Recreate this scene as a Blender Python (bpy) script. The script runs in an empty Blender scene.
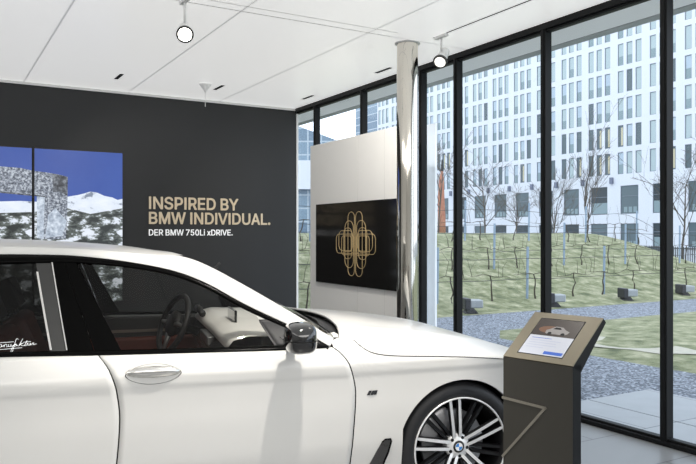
import bpy, bmesh, math, random
from mathutils import Vector, Matrix
random.seed(7)
SC = bpy.context.scene
COL = SC.collection
PI = math.pi
# ------------------------------------------------------------------ camera
CY, SY = .8621, .5067           # cos / sin of the camera's yaw
F, CX, HZ, EYE = 713.0, 348.0, 235.0, 1.5
cam_d = bpy.data.cameras.new('camera'); cam = bpy.data.objects.new('camera', cam_d); COL.objects.link(cam)
cam.location = (0, 0, EYE); cam.rotation_euler = (PI/2, 0, -math.atan2(SY, CY))
cam_d.sensor_width = 36; cam_d.lens = F/696*36; cam_d.shift_y = 3/696; cam_d.clip_end = 600
cam_d.clip_start = .05
SC.camera = cam
def proj(a, u, z):
    X = CY*a-SY*u; Z = SY*a+CY*u
    return (CX+F*X/Z, HZ-F*(z-EYE)/Z, Z) if Z > .1 else (-9999, 0, Z)
# ------------------------------------------------------------------ materials
MATS = {}
def nt(m):
    m.use_nodes = True; return m.node_tree.nodes, m.node_tree.links
def mat(name, col, rough=.5, metal=0, noise=0, nscale=8, coat=0, emit=0, ecol=None, bump=0, bscale=60, spec=None, stretch=None):
    if name in MATS: return MATS[name]
    m = bpy.data.materials.new(name); N, L = nt(m); b = N['Principled BSDF']
    b.inputs['Roughness'].default_value = rough; b.inputs['Metallic'].default_value = metal
    b.inputs['Coat Weight'].default_value = coat; b.inputs['Coat Roughness'].default_value = .04
    if spec is not None: b.inputs['Specular IOR Level'].default_value = spec
    c = (*col, 1)
    tc = N.new('ShaderNodeTexCoord'); mp = N.new('ShaderNodeMapping'); L.new(tc.outputs['Object'], mp.inputs[0])
    if stretch: mp.inputs['Scale'].default_value = stretch
    nz = N.new('ShaderNodeTexNoise'); nz.inputs['Scale'].default_value = nscale; nz.inputs['Detail'].default_value = 4
    L.new(mp.outputs[0], nz.inputs['Vector'])
    cr = N.new('ShaderNodeMixRGB'); cr.blend_type = 'MIX'
    k = max(noise, .01)
    cr.inputs[1].default_value = (*[max(0, x*(1-k)) for x in col], 1); cr.inputs[2].default_value = (*[min(1, x*(1+k)) for x in col], 1)
    L.new(nz.outputs['Fac'], cr.inputs[0]); L.new(cr.outputs[0], b.inputs['Base Color'])
    if emit:
        b.inputs['Emission Strength'].default_value = emit; b.inputs['Emission Color'].default_value = (*(ecol or col), 1)
    if bump:
        n2 = N.new('ShaderNodeTexNoise'); n2.inputs['Scale'].default_value = bscale; L.new(mp.outputs[0], n2.inputs['Vector'])
        bp = N.new('ShaderNodeBump'); bp.inputs['Strength'].default_value = bump; bp.inputs['Distance'].default_value = .02
        L.new(n2.outputs['Fac'], bp.inputs['Height']); L.new(bp.outputs[0], b.inputs['Normal'])
    MATS[name] = m; return m
def glass(name, tint, refl=1.0, ior=1.5, base=.0):
    m = bpy.data.materials.new(name); N, L = nt(m); N.remove(N['Principled BSDF'])
    o = N['Material Output']; t = N.new('ShaderNodeBsdfTransparent'); g = N.new('ShaderNodeBsdfGlossy'); g.inputs['Roughness'].default_value = .01
    t.inputs[0].default_value = (*tint, 1); g.inputs[0].default_value = (1, 1, 1, 1)
    f = N.new('ShaderNodeFresnel'); f.inputs[0].default_value = ior
    geo = N.new('ShaderNodeNewGeometry'); io = N.new('ShaderNodeMapRange'); L.new(geo.outputs['Backfacing'], io.inputs[0]); io.inputs[3].default_value = ior; io.inputs[4].default_value = 1/ior; L.new(io.outputs[0], f.inputs[0])
    ml = N.new('ShaderNodeMath'); ml.operation = 'MULTIPLY'; L.new(f.outputs[0], ml.inputs[0]); ml.inputs[1].default_value = refl
    mx = N.new('ShaderNodeMixShader'); L.new(ml.outputs[0], mx.inputs[0]); L.new(t.outputs[0], mx.inputs[1]); L.new(g.outputs[0], mx.inputs[2])
    L.new(mx.outputs[0], o.inputs[0]); MATS[name] = m; return m
def ramp_mat(name, kind, scale, stops, rough=.8, bump=0, detail=6, coord='Object', stretch=(1, 1, 1)):
    """noise or voronoi through a colour ramp"""
    m = bpy.data.materials.new(name); N, L = nt(m); b = N['Principled BSDF']; b.inputs['Roughness'].default_value = rough
    tc = N.new('ShaderNodeTexCoord'); mp = N.new('ShaderNodeMapping'); mp.inputs['Scale'].default_value = stretch; L.new(tc.outputs[coord], mp.inputs[0])
    if kind == 'voronoi':
        x = N.new('ShaderNodeTexVoronoi'); x.inputs['Scale'].default_value = scale; out = x.outputs['Color']
    else:
        x = N.new('ShaderNodeTexNoise'); x.inputs['Scale'].default_value = scale; x.inputs['Detail'].default_value = detail; x.inputs['Roughness'].default_value = .65; out = x.outputs['Fac']
    L.new(mp.outputs[0], x.inputs['Vector'])
    r = N.new('ShaderNodeValToRGB'); e = r.color_ramp.elements
    e[0].position, e[0].color = stops[0][0], (*stops[0][1], 1); e[1].position, e[1].color = stops[-1][0], (*stops[-1][1], 1)
    for p, c in stops[1:-1]: q = e.new(p); q.color = (*c, 1)
    L.new(out, r.inputs[0]); L.new(r.outputs[0], b.inputs['Base Color'])
    if bump:
        bp = N.new('ShaderNodeBump'); bp.inputs['Strength'].default_value = bump; bp.inputs['Distance'].default_value = .02
        L.new(out, bp.inputs['Height']); L.new(bp.outputs[0], b.inputs['Normal'])
    MATS[name] = m; return m
def tile_mat(name, c1, c2, cj, sx, sy, joint, rough, off=0.0, noise=.1, rot=0):
    m = bpy.data.materials.new(name); N, L = nt(m); b = N['Principled BSDF']; b.inputs['Roughness'].default_value = rough
    tc = N.new('ShaderNodeTexCoord'); mp = N.new('ShaderNodeMapping'); mp.inputs['Rotation'].default_value = (0, 0, rot); L.new(tc.outputs['Object'], mp.inputs[0])
    br = N.new('ShaderNodeTexBrick'); br.offset = off; br.inputs['Scale'].default_value = 1; br.inputs['Brick Width'].default_value = sx; br.inputs['Row Height'].default_value = sy
    br.inputs['Mortar Size'].default_value = joint; br.inputs['Mortar Smooth'].default_value = 0; br.inputs['Bias'].default_value = 0
    br.inputs['Color1'].default_value = (*c1, 1); br.inputs['Color2'].default_value = (*c2, 1); br.inputs['Mortar'].default_value = (*cj, 1)
    L.new(mp.outputs[0], br.inputs['Vector'])
    nz = N.new('ShaderNodeTexNoise'); nz.inputs['Scale'].default_value = 5; nz.inputs['Detail'].default_value = 5; L.new(mp.outputs[0], nz.inputs['Vector'])
    mr = N.new('ShaderNodeMapRange'); mr.inputs[3].default_value = 1-noise; mr.inputs[4].default_value = 1+noise; L.new(nz.outputs['Fac'], mr.inputs[0])
    mx = N.new('ShaderNodeMixRGB'); mx.blend_type = 'MULTIPLY'; mx.inputs[0].default_value = 1; L.new(br.outputs['Color'], mx.inputs[1]); L.new(mr.outputs[0], mx.inputs[2])
    L.new(mx.outputs[0], b.inputs['Base Color']); MATS[name] = m; return m
# ------------------------------------------------------------------ mesh builder
class MB:
    def __init__(s): s.v = []; s.f = []; s.mi = []
    def add(s, vs, fs, mi=0):
        n = len(s.v); s.v += [tuple(v) for v in vs]; s.f += [tuple(i+n for i in f) for f in fs]; s.mi += [mi]*len(fs); return s
    def box(s, x0, x1, y0, y1, z0, z1, mi=0, M=None):
        vs = [Vector((x, y, z)) for x in (x0, x1) for y in (y0, y1) for z in (z0, z1)]
        if M: vs = [M @ v for v in vs]
        return s.add(vs, [(0, 1, 3, 2), (4, 6, 7, 5), (0, 4, 5, 1), (2, 3, 7, 6), (0, 2, 6, 4), (1, 5, 7, 3)], mi)
    def tube(s, pts, r, n=10, mi=0, cap=True, closed=False):
        pts = [Vector(p) for p in pts]; R = r if isinstance(r, (list, tuple)) else [r]*len(pts)
        rings = []; up = None; K = len(pts)
        for i, p in enumerate(pts):
            if closed: d = pts[(i+1) % K]-pts[i-1]
            else: d = pts[min(i+1, K-1)]-pts[max(i-1, 0)]
            d.normalize()
            if up is None: up = Vector((0, 0, 1)) if abs(d.z) < .9 else Vector((1, 0, 0))
            a = d.cross(up)
            if a.length < 1e-5: a = d.orthogonal()
            a.normalize(); b = d.cross(a).normalized(); up = -b if b.dot(up) < 0 else b
            rings.append([p+(a*math.cos(2*PI*k/n)+b*math.sin(2*PI*k/n))*R[i] for k in range(n)])
            up = up
        vs = [v for r_ in rings for v in r_]; fs = []
        for i in range(K if closed else K-1):
            j = (i+1) % K
            # match ring start to avoid twisting
            sh = min(range(n), key=lambda q: (rings[j][q]-rings[i][0]).length)
            rev = (rings[j][(sh+1) % n]-rings[i][1]).length > (rings[j][(sh-1) % n]-rings[i][1]).length+1e-9
            for k in range(n):
                if rev: q0, q1 = (sh-k) % n, (sh-k-1) % n
                else: q0, q1 = (sh+k) % n, (sh+k+1) % n
                fs.append((i*n+k, i*n+(k+1) % n, j*n+q1, j*n+q0))
        if cap and not closed: fs += [tuple(range(n)), tuple((K-1)*n+k for k in reversed(range(n)))]
        return s.add(vs, fs, mi)
    def lathe(s, prof, n=32, M=None, mi=0):
        """prof: (radius, height) about z"""
        vs = []; fs = []
        for r, h in prof:
            for k in range(n):
                v = Vector((r*math.cos(2*PI*k/n), r*math.sin(2*PI*k/n), h)); vs.append(M @ v if M else v)
        for i in range(len(prof)-1):
            for k in range(n): fs.append((i*n+k, i*n+(k+1) % n, (i+1)*n+(k+1) % n, (i+1)*n+k))
        return s.add(vs, fs, mi)
    def prism(s, poly, y0, y1, mi=0, M=None):
        """poly of (x,z), extruded along y"""
        n = len(poly); vs = [Vector((x, y0, z)) for x, z in poly]+[Vector((x, y1, z)) for x, z in poly]
        if M: vs = [M @ v for v in vs]
        fs = [tuple(range(n)), tuple(range(2*n-1, n-1, -1))]+[(i, i+n, (i+1) % n+n, (i+1) % n) for i in range(n)]
        return s.add(vs, fs, mi)
    def face(s, vs, mi=0): return s.add(vs, [tuple(range(len(vs)))], mi)
    def build(s, name, mats, parent=None, smooth=False, bevel=0, solid=0, loc=None, auto=None, seg=2):
        me = bpy.data.meshes.new(name); me.from_pydata(s.v, [], s.f)
        for m in (mats if isinstance(mats, (list, tuple)) else [mats]): me.materials.append(m)
        me.polygons.foreach_set('material_index', s.mi)
        bm = bmesh.new(); bm.from_mesh(me); bmesh.ops.remove_doubles(bm, verts=bm.verts, dist=1e-6)
        bmesh.ops.recalc_face_normals(bm, faces=bm.faces); bm.to_mesh(me); bm.free()
        if smooth: me.polygons.foreach_set('use_smooth', [True]*len(me.polygons))
        if auto:
            me.polygons.foreach_set('use_smooth', [True]*len(me.polygons)); me.set_sharp_from_angle(angle=math.radians(auto))
        o = bpy.data.objects.new(name, me); COL.objects.link(o)
        if loc: o.location = loc
        if parent: o.parent = parent
        if solid: md = o.modifiers.new('thickness', 'SOLIDIFY'); md.thickness = solid; md.offset = -1
        if bevel: md = o.modifiers.new('edges', 'BEVEL'); md.width = bevel; md.segments = seg; md.limit_method = 'ANGLE'; md.angle_limit = .6
        return o
def grid(mb, P, mi=0):
    R, C = len(P), len(P[0]); return mb.add([p for r in P for p in r], [(i*C+j, i*C+j+1, (i+1)*C+j+1, (i+1)*C+j) for i in range(R-1) for j in range(C-1)], mi)
def tag(o, label=None, cat=None, group=None, kind=None):
    if label: o['label'] = label
    if cat: o['category'] = cat
    if group: o['group'] = group
    if kind: o['kind'] = kind
    return o
def thing(name, label, cat, loc=(0, 0, 0), rz=0, group=None):
    o = bpy.data.objects.new(name, None); COL.objects.link(o); o.location = loc; o.rotation_euler = (0, 0, rz); o.empty_display_size = .1
    return tag(o, label, cat, group)
def struct(o): o['kind'] = 'structure'; return o
def dup(root, loc, rz=None, label=None):
    r = root.copy(); COL.objects.link(r); r.location = loc
    if rz is not None: r.rotation_euler = (0, 0, rz)
    if label: r['label'] = label
    for ch in list(root.children):
        c = ch.copy(); COL.objects.link(c); c.parent = r
        for g in list(ch.children):
            d = g.copy(); COL.objects.link(d); d.parent = c
    return r
def lerp(a, b, t): return a+(b-a)*t
def interp(xs, ys, x):
    """smooth monotone-ish cubic"""
    n = len(xs)
    if x <= xs[0]: return ys[0]
    if x >= xs[-1]: return ys[-1]
    d = [(ys[i+1]-ys[i])/(xs[i+1]-xs[i]) for i in range(n-1)]
    m = [d[0]]+[0 if d[i-1]*d[i] <= 0 else 2*d[i-1]*d[i]/(d[i-1]+d[i]) for i in range(1, n-1)]+[d[-1]]
    i = max(k for k in range(n-1) if xs[k] <= x); h = xs[i+1]-xs[i]; t = (x-xs[i])/h
    return (2*t**3-3*t**2+1)*ys[i]+(t**3-2*t**2+t)*h*m[i]+(-2*t**3+3*t**2)*ys[i+1]+(t**3-t**2)*h*m[i+1]
def resample(pts, n):
    pts = [Vector(p) for p in pts]; L = [0]
    for i in range(1, len(pts)): L.append(L[-1]+(pts[i]-pts[i-1]).length)
    out = []
    for k in range(n):
        d = L[-1]*k/(n-1); i = 0
        while i < len(pts)-2 and L[i+1] < d: i += 1
        t = (d-L[i])/max(1e-9, L[i+1]-L[i]); out.append(pts[i].lerp(pts[i+1], min(1, max(0, t))))
    return out
def smooth_pts(pts, k=6):
    """Catmull-Rom through the points"""
    P = [Vector(p) for p in pts]; out = []
    for i in range(len(P)-1):
        a, b, c, d = P[max(i-1, 0)], P[i], P[i+1], P[min(i+2, len(P)-1)]
        for j in range(k):
            t = j/k; out.append(.5*((2*b)+(c-a)*t+(2*a-5*b+4*c-d)*t*t+(3*b-3*c+d-a)*t**3))
    return out+[P[-1]]
# ------------------------------------------------------------------ lettering
GL = {"I":[300,[[[111,0,31,0,31,19],[31,38,31,57,60,57],[89,57,118,57,118,189],[118,320,118,452,89,452],[60,452,31,452,31,471],[31,490,31,509,111,509],[190,509,269,509,269,490],[269,471,269,452,240,452],[212,452,183,452,183,320],[183,189,183,57,212,57],[240,57,269,57,269,38],[269,19,269,0,190,0]]]],"N":[523,[[[82,0,60,0,60,170],[60,339,60,509,85,509],[111,509,136,509,205,400],[274,291,343,183,349,174],[355,164,363,151,370,138],[379,123,388,107,396,90],[405,73,414,55,411,55],[408,54,405,54,403,72],[401,90,401,108,400,126],[399,142,399,157,399,172],[399,185,399,195,399,300],[399,404,399,509,420,509],[442,509,463,509,463,339],[463,170,463,0,438,0],[412,0,387,0,325,97],[264,193,202,290,194,303],[186,316,177,331,169,345],[159,362,148,381,137,400],[123,424,108,452,111,453],[115,453,119,454,120,428],[121,405,122,384,123,362],[124,344,124,328,125,312],[125,300,125,291,125,194],[125,97,125,0,103,0]]]],"S":[447,[[[263,-9,224,-9,187,-9],[155,-3,128,9,100,21],[79,38,64,60,49,82],[40,107,38,137,60,137],[82,137,104,137,106,117],[112,101,123,88,134,75],[149,65,166,59,184,52],[203,49,224,49,247,49],[268,53,286,60,304,68],[319,78,329,92,340,105],[346,121,346,139,346,155],[341,169,332,179,323,189],[311,198,296,205,281,211],[264,217,245,222,224,228],[204,234,184,239,142,251],[109,268,86,289,63,311],[52,339,52,372,52,401],[60,426,75,448,90,469],[111,486,138,498,164,510],[194,516,227,516,261,516],[290,510,316,498,342,486],[362,469,377,449,392,428],[400,404,401,378,380,378],[358,378,337,378,335,403],[323,423,302,437,281,451],[256,459,225,459,203,459],[184,455,167,448,151,441],[138,431,129,418,120,406],[115,391,115,376,115,358],[120,344,131,334,142,323],[154,314,169,308,184,302],[199,297,212,293,230,289],[247,284,264,279,279,275],[295,270,312,264,328,257],[344,248,359,238,373,227],[385,214,395,198,404,181],[408,162,408,139,408,111],[401,86,386,64,372,41],[351,24,323,11,296,-2]]]],"P":[445,[[[82,0,60,0,60,170],[60,339,60,509,118,509],[177,509,235,509,274,509],[307,502,332,487,358,473],[377,454,390,430,402,405],[409,378,409,348,409,317],[402,290,390,265,377,241],[358,222,332,207,307,193],[274,186,235,186,193,186],[151,186,109,186,109,205],[109,224,109,242,150,242],[191,242,233,242,259,242],[281,247,297,256,313,265],[325,278,333,294,341,310],[344,328,344,348,344,368],[341,386,333,402,325,417],[313,430,297,439,280,448],[259,452,232,452,196,452],[160,452,125,452,125,301],[125,151,125,0,103,0]]]],"R":[449,[[[82,0,60,0,60,170],[60,339,60,509,119,509],[177,509,236,509,275,509],[307,502,333,489,359,475],[378,457,390,433,403,410],[409,382,409,352,409,321],[403,295,390,271,378,248],[359,230,333,217,307,204],[275,198,236,198,189,198],[143,198,96,198,96,217],[96,236,96,255,142,255],[188,255,234,255,260,255],[281,259,298,267,314,275],[326,286,334,300,341,315],[345,332,345,352,345,372],[341,390,334,405,326,420],[314,431,298,440,281,448],[259,452,233,452,197,452],[161,452,125,452,125,301],[125,151,125,0,103,0]],[[378,0,353,0,312,76],[271,153,230,229,254,229],[279,229,303,229,344,153],[386,76,428,0,403,0]]]],"E":[419,[[[165,0,60,0,60,170],[60,339,60,509,164,509],[268,509,372,509,372,490],[372,471,372,452,290,452],[207,452,125,452,125,396],[125,341,125,286,202,286],[278,286,355,286,355,267],[355,248,355,229,278,229],[202,229,125,229,125,172],[125,114,125,57,208,57],[292,57,375,57,375,38],[375,19,375,0,270,0]]]],"D":[502,[[[271,0,219,0,178,0],[137,0,96,0,96,19],[96,38,96,57,136,57],[175,57,215,57,256,57],[291,65,318,81,345,97],[366,119,379,149,392,179],[399,214,399,255,399,296],[392,331,379,361,366,390],[346,412,320,428,293,444],[260,452,221,452,178,452],[136,452,93,452,93,471],[93,490,93,509,137,509],[181,509,225,509,275,509],[317,499,353,478,388,458],[415,429,433,391,452,353],[462,308,462,255,462,202],[452,157,433,119,414,81],[387,51,351,31,314,10]],[[103,509,125,509,125,339],[125,170,125,0,103,0],[82,0,60,0,60,170],[60,339,60,509,82,509]]]],"B":[456,[[[122,0,60,0,60,170],[60,339,60,509,120,509],[181,509,241,509,276,509],[306,503,329,491,352,479],[369,462,381,442,392,422],[398,399,398,374,398,352],[394,334,387,320,379,306],[369,294,356,286,344,277],[330,271,315,267,315,265],[315,264,315,262,331,261],[347,255,363,245,379,235],[392,221,402,203,413,185],[418,163,418,136,418,111],[412,87,400,67,388,46],[370,30,344,18,319,6],[287,0,247,0,184,0]],[[125,115,125,57,165,57],[205,57,245,57,284,57],[313,65,330,80,347,95],[355,114,355,137,355,154],[351,170,342,184,334,198],[321,209,306,218,290,227],[271,231,248,231,207,231],[166,231,125,231,125,173]],[[125,341,125,285,162,285],[200,285,238,285,257,285],[273,289,288,296,303,303],[315,313,323,326,332,339],[336,355,336,372,336,395],[328,414,313,429,297,444],[273,452,240,452,202,452],[163,452,125,452,125,396]]]],"Y":[472,[[[225,0,203,0,203,69],[203,139,203,208,141,308],[79,409,16,509,41,509],[66,509,91,509,125,454],[159,399,192,344,203,326],[213,309,222,292,231,275],[240,255,250,230,241,230],[232,230,224,230,233,255],[242,276,251,293,260,310],[270,327,280,344,314,399],[347,454,381,509,406,509],[430,509,455,509,393,409],[330,308,268,208,268,139],[268,69,268,0,247,0]]]],"M":[628,[[[81,0,60,0,60,170],[60,339,60,509,91,509],[121,509,152,509,193,402],[235,294,277,187,280,180],[284,170,287,159,291,148],[295,136,299,123,303,110],[307,97,311,84,315,71],[319,59,322,49,317,49],[312,49,307,49,310,59],[314,70,318,83,322,95],[326,108,330,121,334,134],[338,147,342,158,346,170],[349,179,352,187,394,294],[435,402,476,509,507,509],[537,509,568,509,568,339],[568,170,568,0,547,0],[525,0,504,0,504,97],[504,194,504,291,504,302],[504,314,504,327,505,340],[505,354,505,369,505,383],[506,398,506,413,506,428],[507,443,507,457,509,457],[511,457,513,457,508,441],[503,426,498,409,492,393],[487,378,482,363,477,348],[472,334,467,322,463,309],[459,299,456,291,418,194],[380,97,342,0,323,0],[305,0,286,0,248,97],[209,194,170,291,167,299],[163,309,159,321,155,333],[150,346,145,361,140,376],[135,391,129,408,124,424],[118,441,112,457,114,457],[117,457,119,457,119,444],[120,431,120,416,120,401],[121,387,121,372,121,357],[121,342,122,328,122,315],[122,302,122,291,122,194],[122,97,122,0,101,0]]]],"W":[686,[[[180,0,155,0,109,170],[63,339,16,509,38,509],[60,509,82,509,109,404],[136,300,163,196,168,179],[172,163,175,145,179,128],[183,111,187,94,190,76],[194,58,197,40,194,40],[192,40,189,40,193,58],[196,76,200,94,203,111],[207,128,211,145,215,163],[220,179,224,196,251,300],[279,404,306,509,331,509],[355,509,380,509,407,404],[434,300,462,196,466,179],[470,163,474,145,478,128],[482,111,486,94,490,76],[494,58,497,40,494,40],[491,40,488,40,492,58],[495,76,499,94,502,111],[506,128,510,145,515,163],[519,179,523,196,550,300],[576,404,603,509,625,509],[647,509,670,509,623,339],[577,170,530,0,505,0],[480,0,455,0,426,108],[397,215,368,323,362,344],[357,367,351,391,346,416],[341,444,336,475,341,475],[345,475,350,475,345,445],[340,419,335,395,330,371],[324,347,318,323,289,215],[260,108,230,0,205,0]]]],"V":[480,[[[229,0,204,0,141,170],[79,339,16,509,39,509],[62,509,84,509,120,408],[156,307,192,206,198,189],[206,166,215,137,224,109],[235,73,248,31,243,31],[239,31,235,31,247,74],[258,110,267,138,276,166],[284,189,290,206,325,307],[360,408,395,509,417,509],[440,509,463,509,401,339],[340,170,278,0,253,0]]]],"U":[517,[[[299,-8,259,-8,219,-8],[184,0,154,15,124,31],[101,53,85,80,68,107],[60,138,60,173,60,285],[60,397,60,509,81,509],[103,509,124,509,124,399],[124,288,124,178,124,154],[130,132,141,113,152,94],[167,79,187,68,207,57],[231,52,259,52,287,52],[311,57,331,68,351,79],[366,94,377,113,387,132],[393,154,393,178,393,288],[393,399,393,509,414,509],[436,509,457,509,457,397],[457,285,457,173,457,138],[449,107,433,80,416,53],[393,31,363,15,334,0]]]],"A":[480,[[[39,0,16,0,78,170],[140,339,201,509,226,509],[251,509,276,509,338,339],[401,170,463,0,440,0],[418,0,395,0,359,101],[323,202,287,302,281,321],[273,344,264,372,255,400],[245,435,232,478,236,478],[241,478,245,478,233,435],[222,399,213,371,204,343],[196,320,191,302,155,202],[120,101,85,0,62,0]],[[197,142,110,142,110,161],[110,180,110,199,197,199],[283,199,370,199,370,180],[370,161,370,142,283,142]]]],"L":[393,[[[160,0,60,0,60,170],[60,339,60,509,82,509],[103,509,125,509,125,358],[125,208,125,57,203,57],[282,57,361,57,361,38],[361,19,361,0,261,0]]]],".":[188,[[[108,-4,95,-4,83,-4],[72,0,63,9,54,18],[50,28,50,41,50,54],[54,65,63,73,72,82],[83,87,95,87,108,87],[119,82,128,73,137,65],[141,54,141,41,141,28],[137,18,128,9,119,0]]]],"7":[453,[[[120,0,97,0,172,149],[248,299,323,448,323,450],[323,451,323,452,236,452],[149,452,62,452,62,471],[62,490,62,509,172,509],[281,509,391,509,391,489],[391,469,391,449,315,299],[240,150,165,0,142,0]]]],"5":[453,[[[254,-7,221,-7,191,-7],[164,-1,140,11,116,23],[97,39,83,60,69,81],[61,104,60,130,81,130],[101,130,122,130,124,115],[129,101,138,89,147,77],[159,67,173,60,188,53],[204,50,221,50,242,50],[260,55,276,64,292,74],[305,87,314,104,323,121],[328,141,328,162,328,184],[323,204,314,221,304,238],[291,252,275,262,258,272],[239,277,218,277,201,277],[184,274,167,268,151,263],[138,255,128,246,108,248],[88,250,67,253,77,338],[86,423,96,509,186,509],[276,509,366,509,366,490],[366,471,366,452,294,452],[222,452,151,452,145,402],[139,352,134,301,135,301],[135,301,136,301,147,311],[161,319,178,325,194,331],[211,334,229,334,253,334],[274,329,294,321,313,313],[331,301,345,285,359,270],[371,252,379,231,387,210],[391,188,391,163,391,130],[384,101,369,76,354,50],[334,30,309,15,283,1]]]],"0":[453,[[[264,-7,227,-7,189,-7],[157,3,130,24,103,45],[83,74,69,113,55,152],[48,199,48,254,48,309],[55,356,69,395,83,434],[104,464,130,484,157,505],[189,516,227,516,264,516],[296,505,323,484,350,464],[370,434,384,395,398,356],[405,309,405,254,405,199],[398,152,384,113,370,74],[350,45,323,24,297,3]],[[202,50,227,50,252,50],[273,58,290,74,308,90],[321,113,330,144,339,174],[344,211,344,254,344,297],[339,334,330,365,321,395],[308,419,290,435,273,451],[252,460,227,460,202,460],[180,451,163,435,146,419],[132,395,123,365,114,334],[109,297,109,254,109,211],[114,174,123,144,132,113],[146,90,163,74,180,58]]]],"i":[167,[[[73,0,53,0,53,126],[53,253,53,379,73,379],[93,379,114,379,114,253],[114,126,114,0,93,0]],[[95,443,84,443,72,443],[62,447,54,455,45,462],[41,472,41,483,41,494],[45,504,54,512,62,520],[72,524,84,524,95,524],[106,520,114,512,122,504],[126,494,126,483,126,472],[122,462,114,455,106,447]]]],"x":[379,[[[44,0,21,0,71,73],[121,145,171,218,171,202],[171,187,171,171,124,240],[76,310,29,379,52,379],[76,379,100,379,116,355],[132,330,147,306,160,287],[170,270,179,253,188,237],[198,221,207,206,197,206],[186,206,175,206,185,221],[194,237,202,253,211,270],[221,287,233,306,249,330],[266,355,282,379,305,379],[328,379,352,379,304,309],[256,239,209,169,209,184],[209,199,209,214,258,143],[308,71,358,0,334,0],[310,0,287,0,268,28],[249,57,231,85,219,103],[209,120,200,136,191,152],[182,167,173,182,183,182],[194,182,205,182,195,167],[186,152,178,136,170,120],[160,103,148,85,129,57],[110,28,91,0,68,0]]]],"Z":[438,[[[161,0,42,0,42,15],[42,31,42,46,119,159],[196,272,273,385,284,400],[295,415,306,431,318,446],[329,461,341,476,343,469],[346,461,348,454,327,453],[306,453,285,452,264,452],[244,452,223,452,162,452],[101,452,40,452,40,471],[40,490,40,509,159,509],[278,509,397,509,397,493],[397,477,397,462,321,351],[245,240,169,129,158,113],[146,97,134,81,122,65],[110,49,97,33,95,40],[93,47,90,54,111,55],[132,56,152,57,173,57],[193,57,214,57,276,57],[338,57,399,57,399,38],[399,19,399,0,280,0]]]],"O":[533,[[[311,-7,267,-7,223,-7],[184,4,150,25,116,46],[90,76,70,115,50,154],[40,201,40,254,40,308],[50,354,70,393,90,432],[116,462,150,484,184,505],[223,516,267,516,311,516],[350,505,384,484,418,462],[444,432,464,393,483,354],[493,308,493,254,493,201],[483,154,464,115,444,76],[418,46,384,25,350,4]],[[236,53,267,53,297,53],[325,61,349,76,374,91],[394,114,408,144,423,174],[430,211,430,254,430,298],[423,335,408,365,394,395],[374,417,349,433,325,448],[297,456,267,456,236,456],[209,448,184,433,159,417],[140,394,125,364,111,334],[103,297,103,254,103,211],[111,174,125,144,140,114],[159,92,184,76,209,61]]]]}
GL['I'] = [190, [[[a, b, a, b, a, b] for a, b in ((62, 0), (128, 0), (128, 509), (62, 509))]]]
def _pl(adv, *cs): return [adv, [[[a, b, a, b, a, b] for a, b in c] for c in cs]]
GL['M'] = _pl(608, ((62, 0), (62, 509), (152, 509), (304, 118), (456, 509), (546, 509), (546, 0), (482, 0), (482, 395), (331, 0), (277, 0), (126, 395), (126, 0)))
GL['A'] = _pl(466, ((14, 0), (198, 509), (268, 509), (452, 0), (382, 0), (336, 132), (130, 132), (84, 0)), ((233, 432), (149, 190), (317, 190)))
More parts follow.
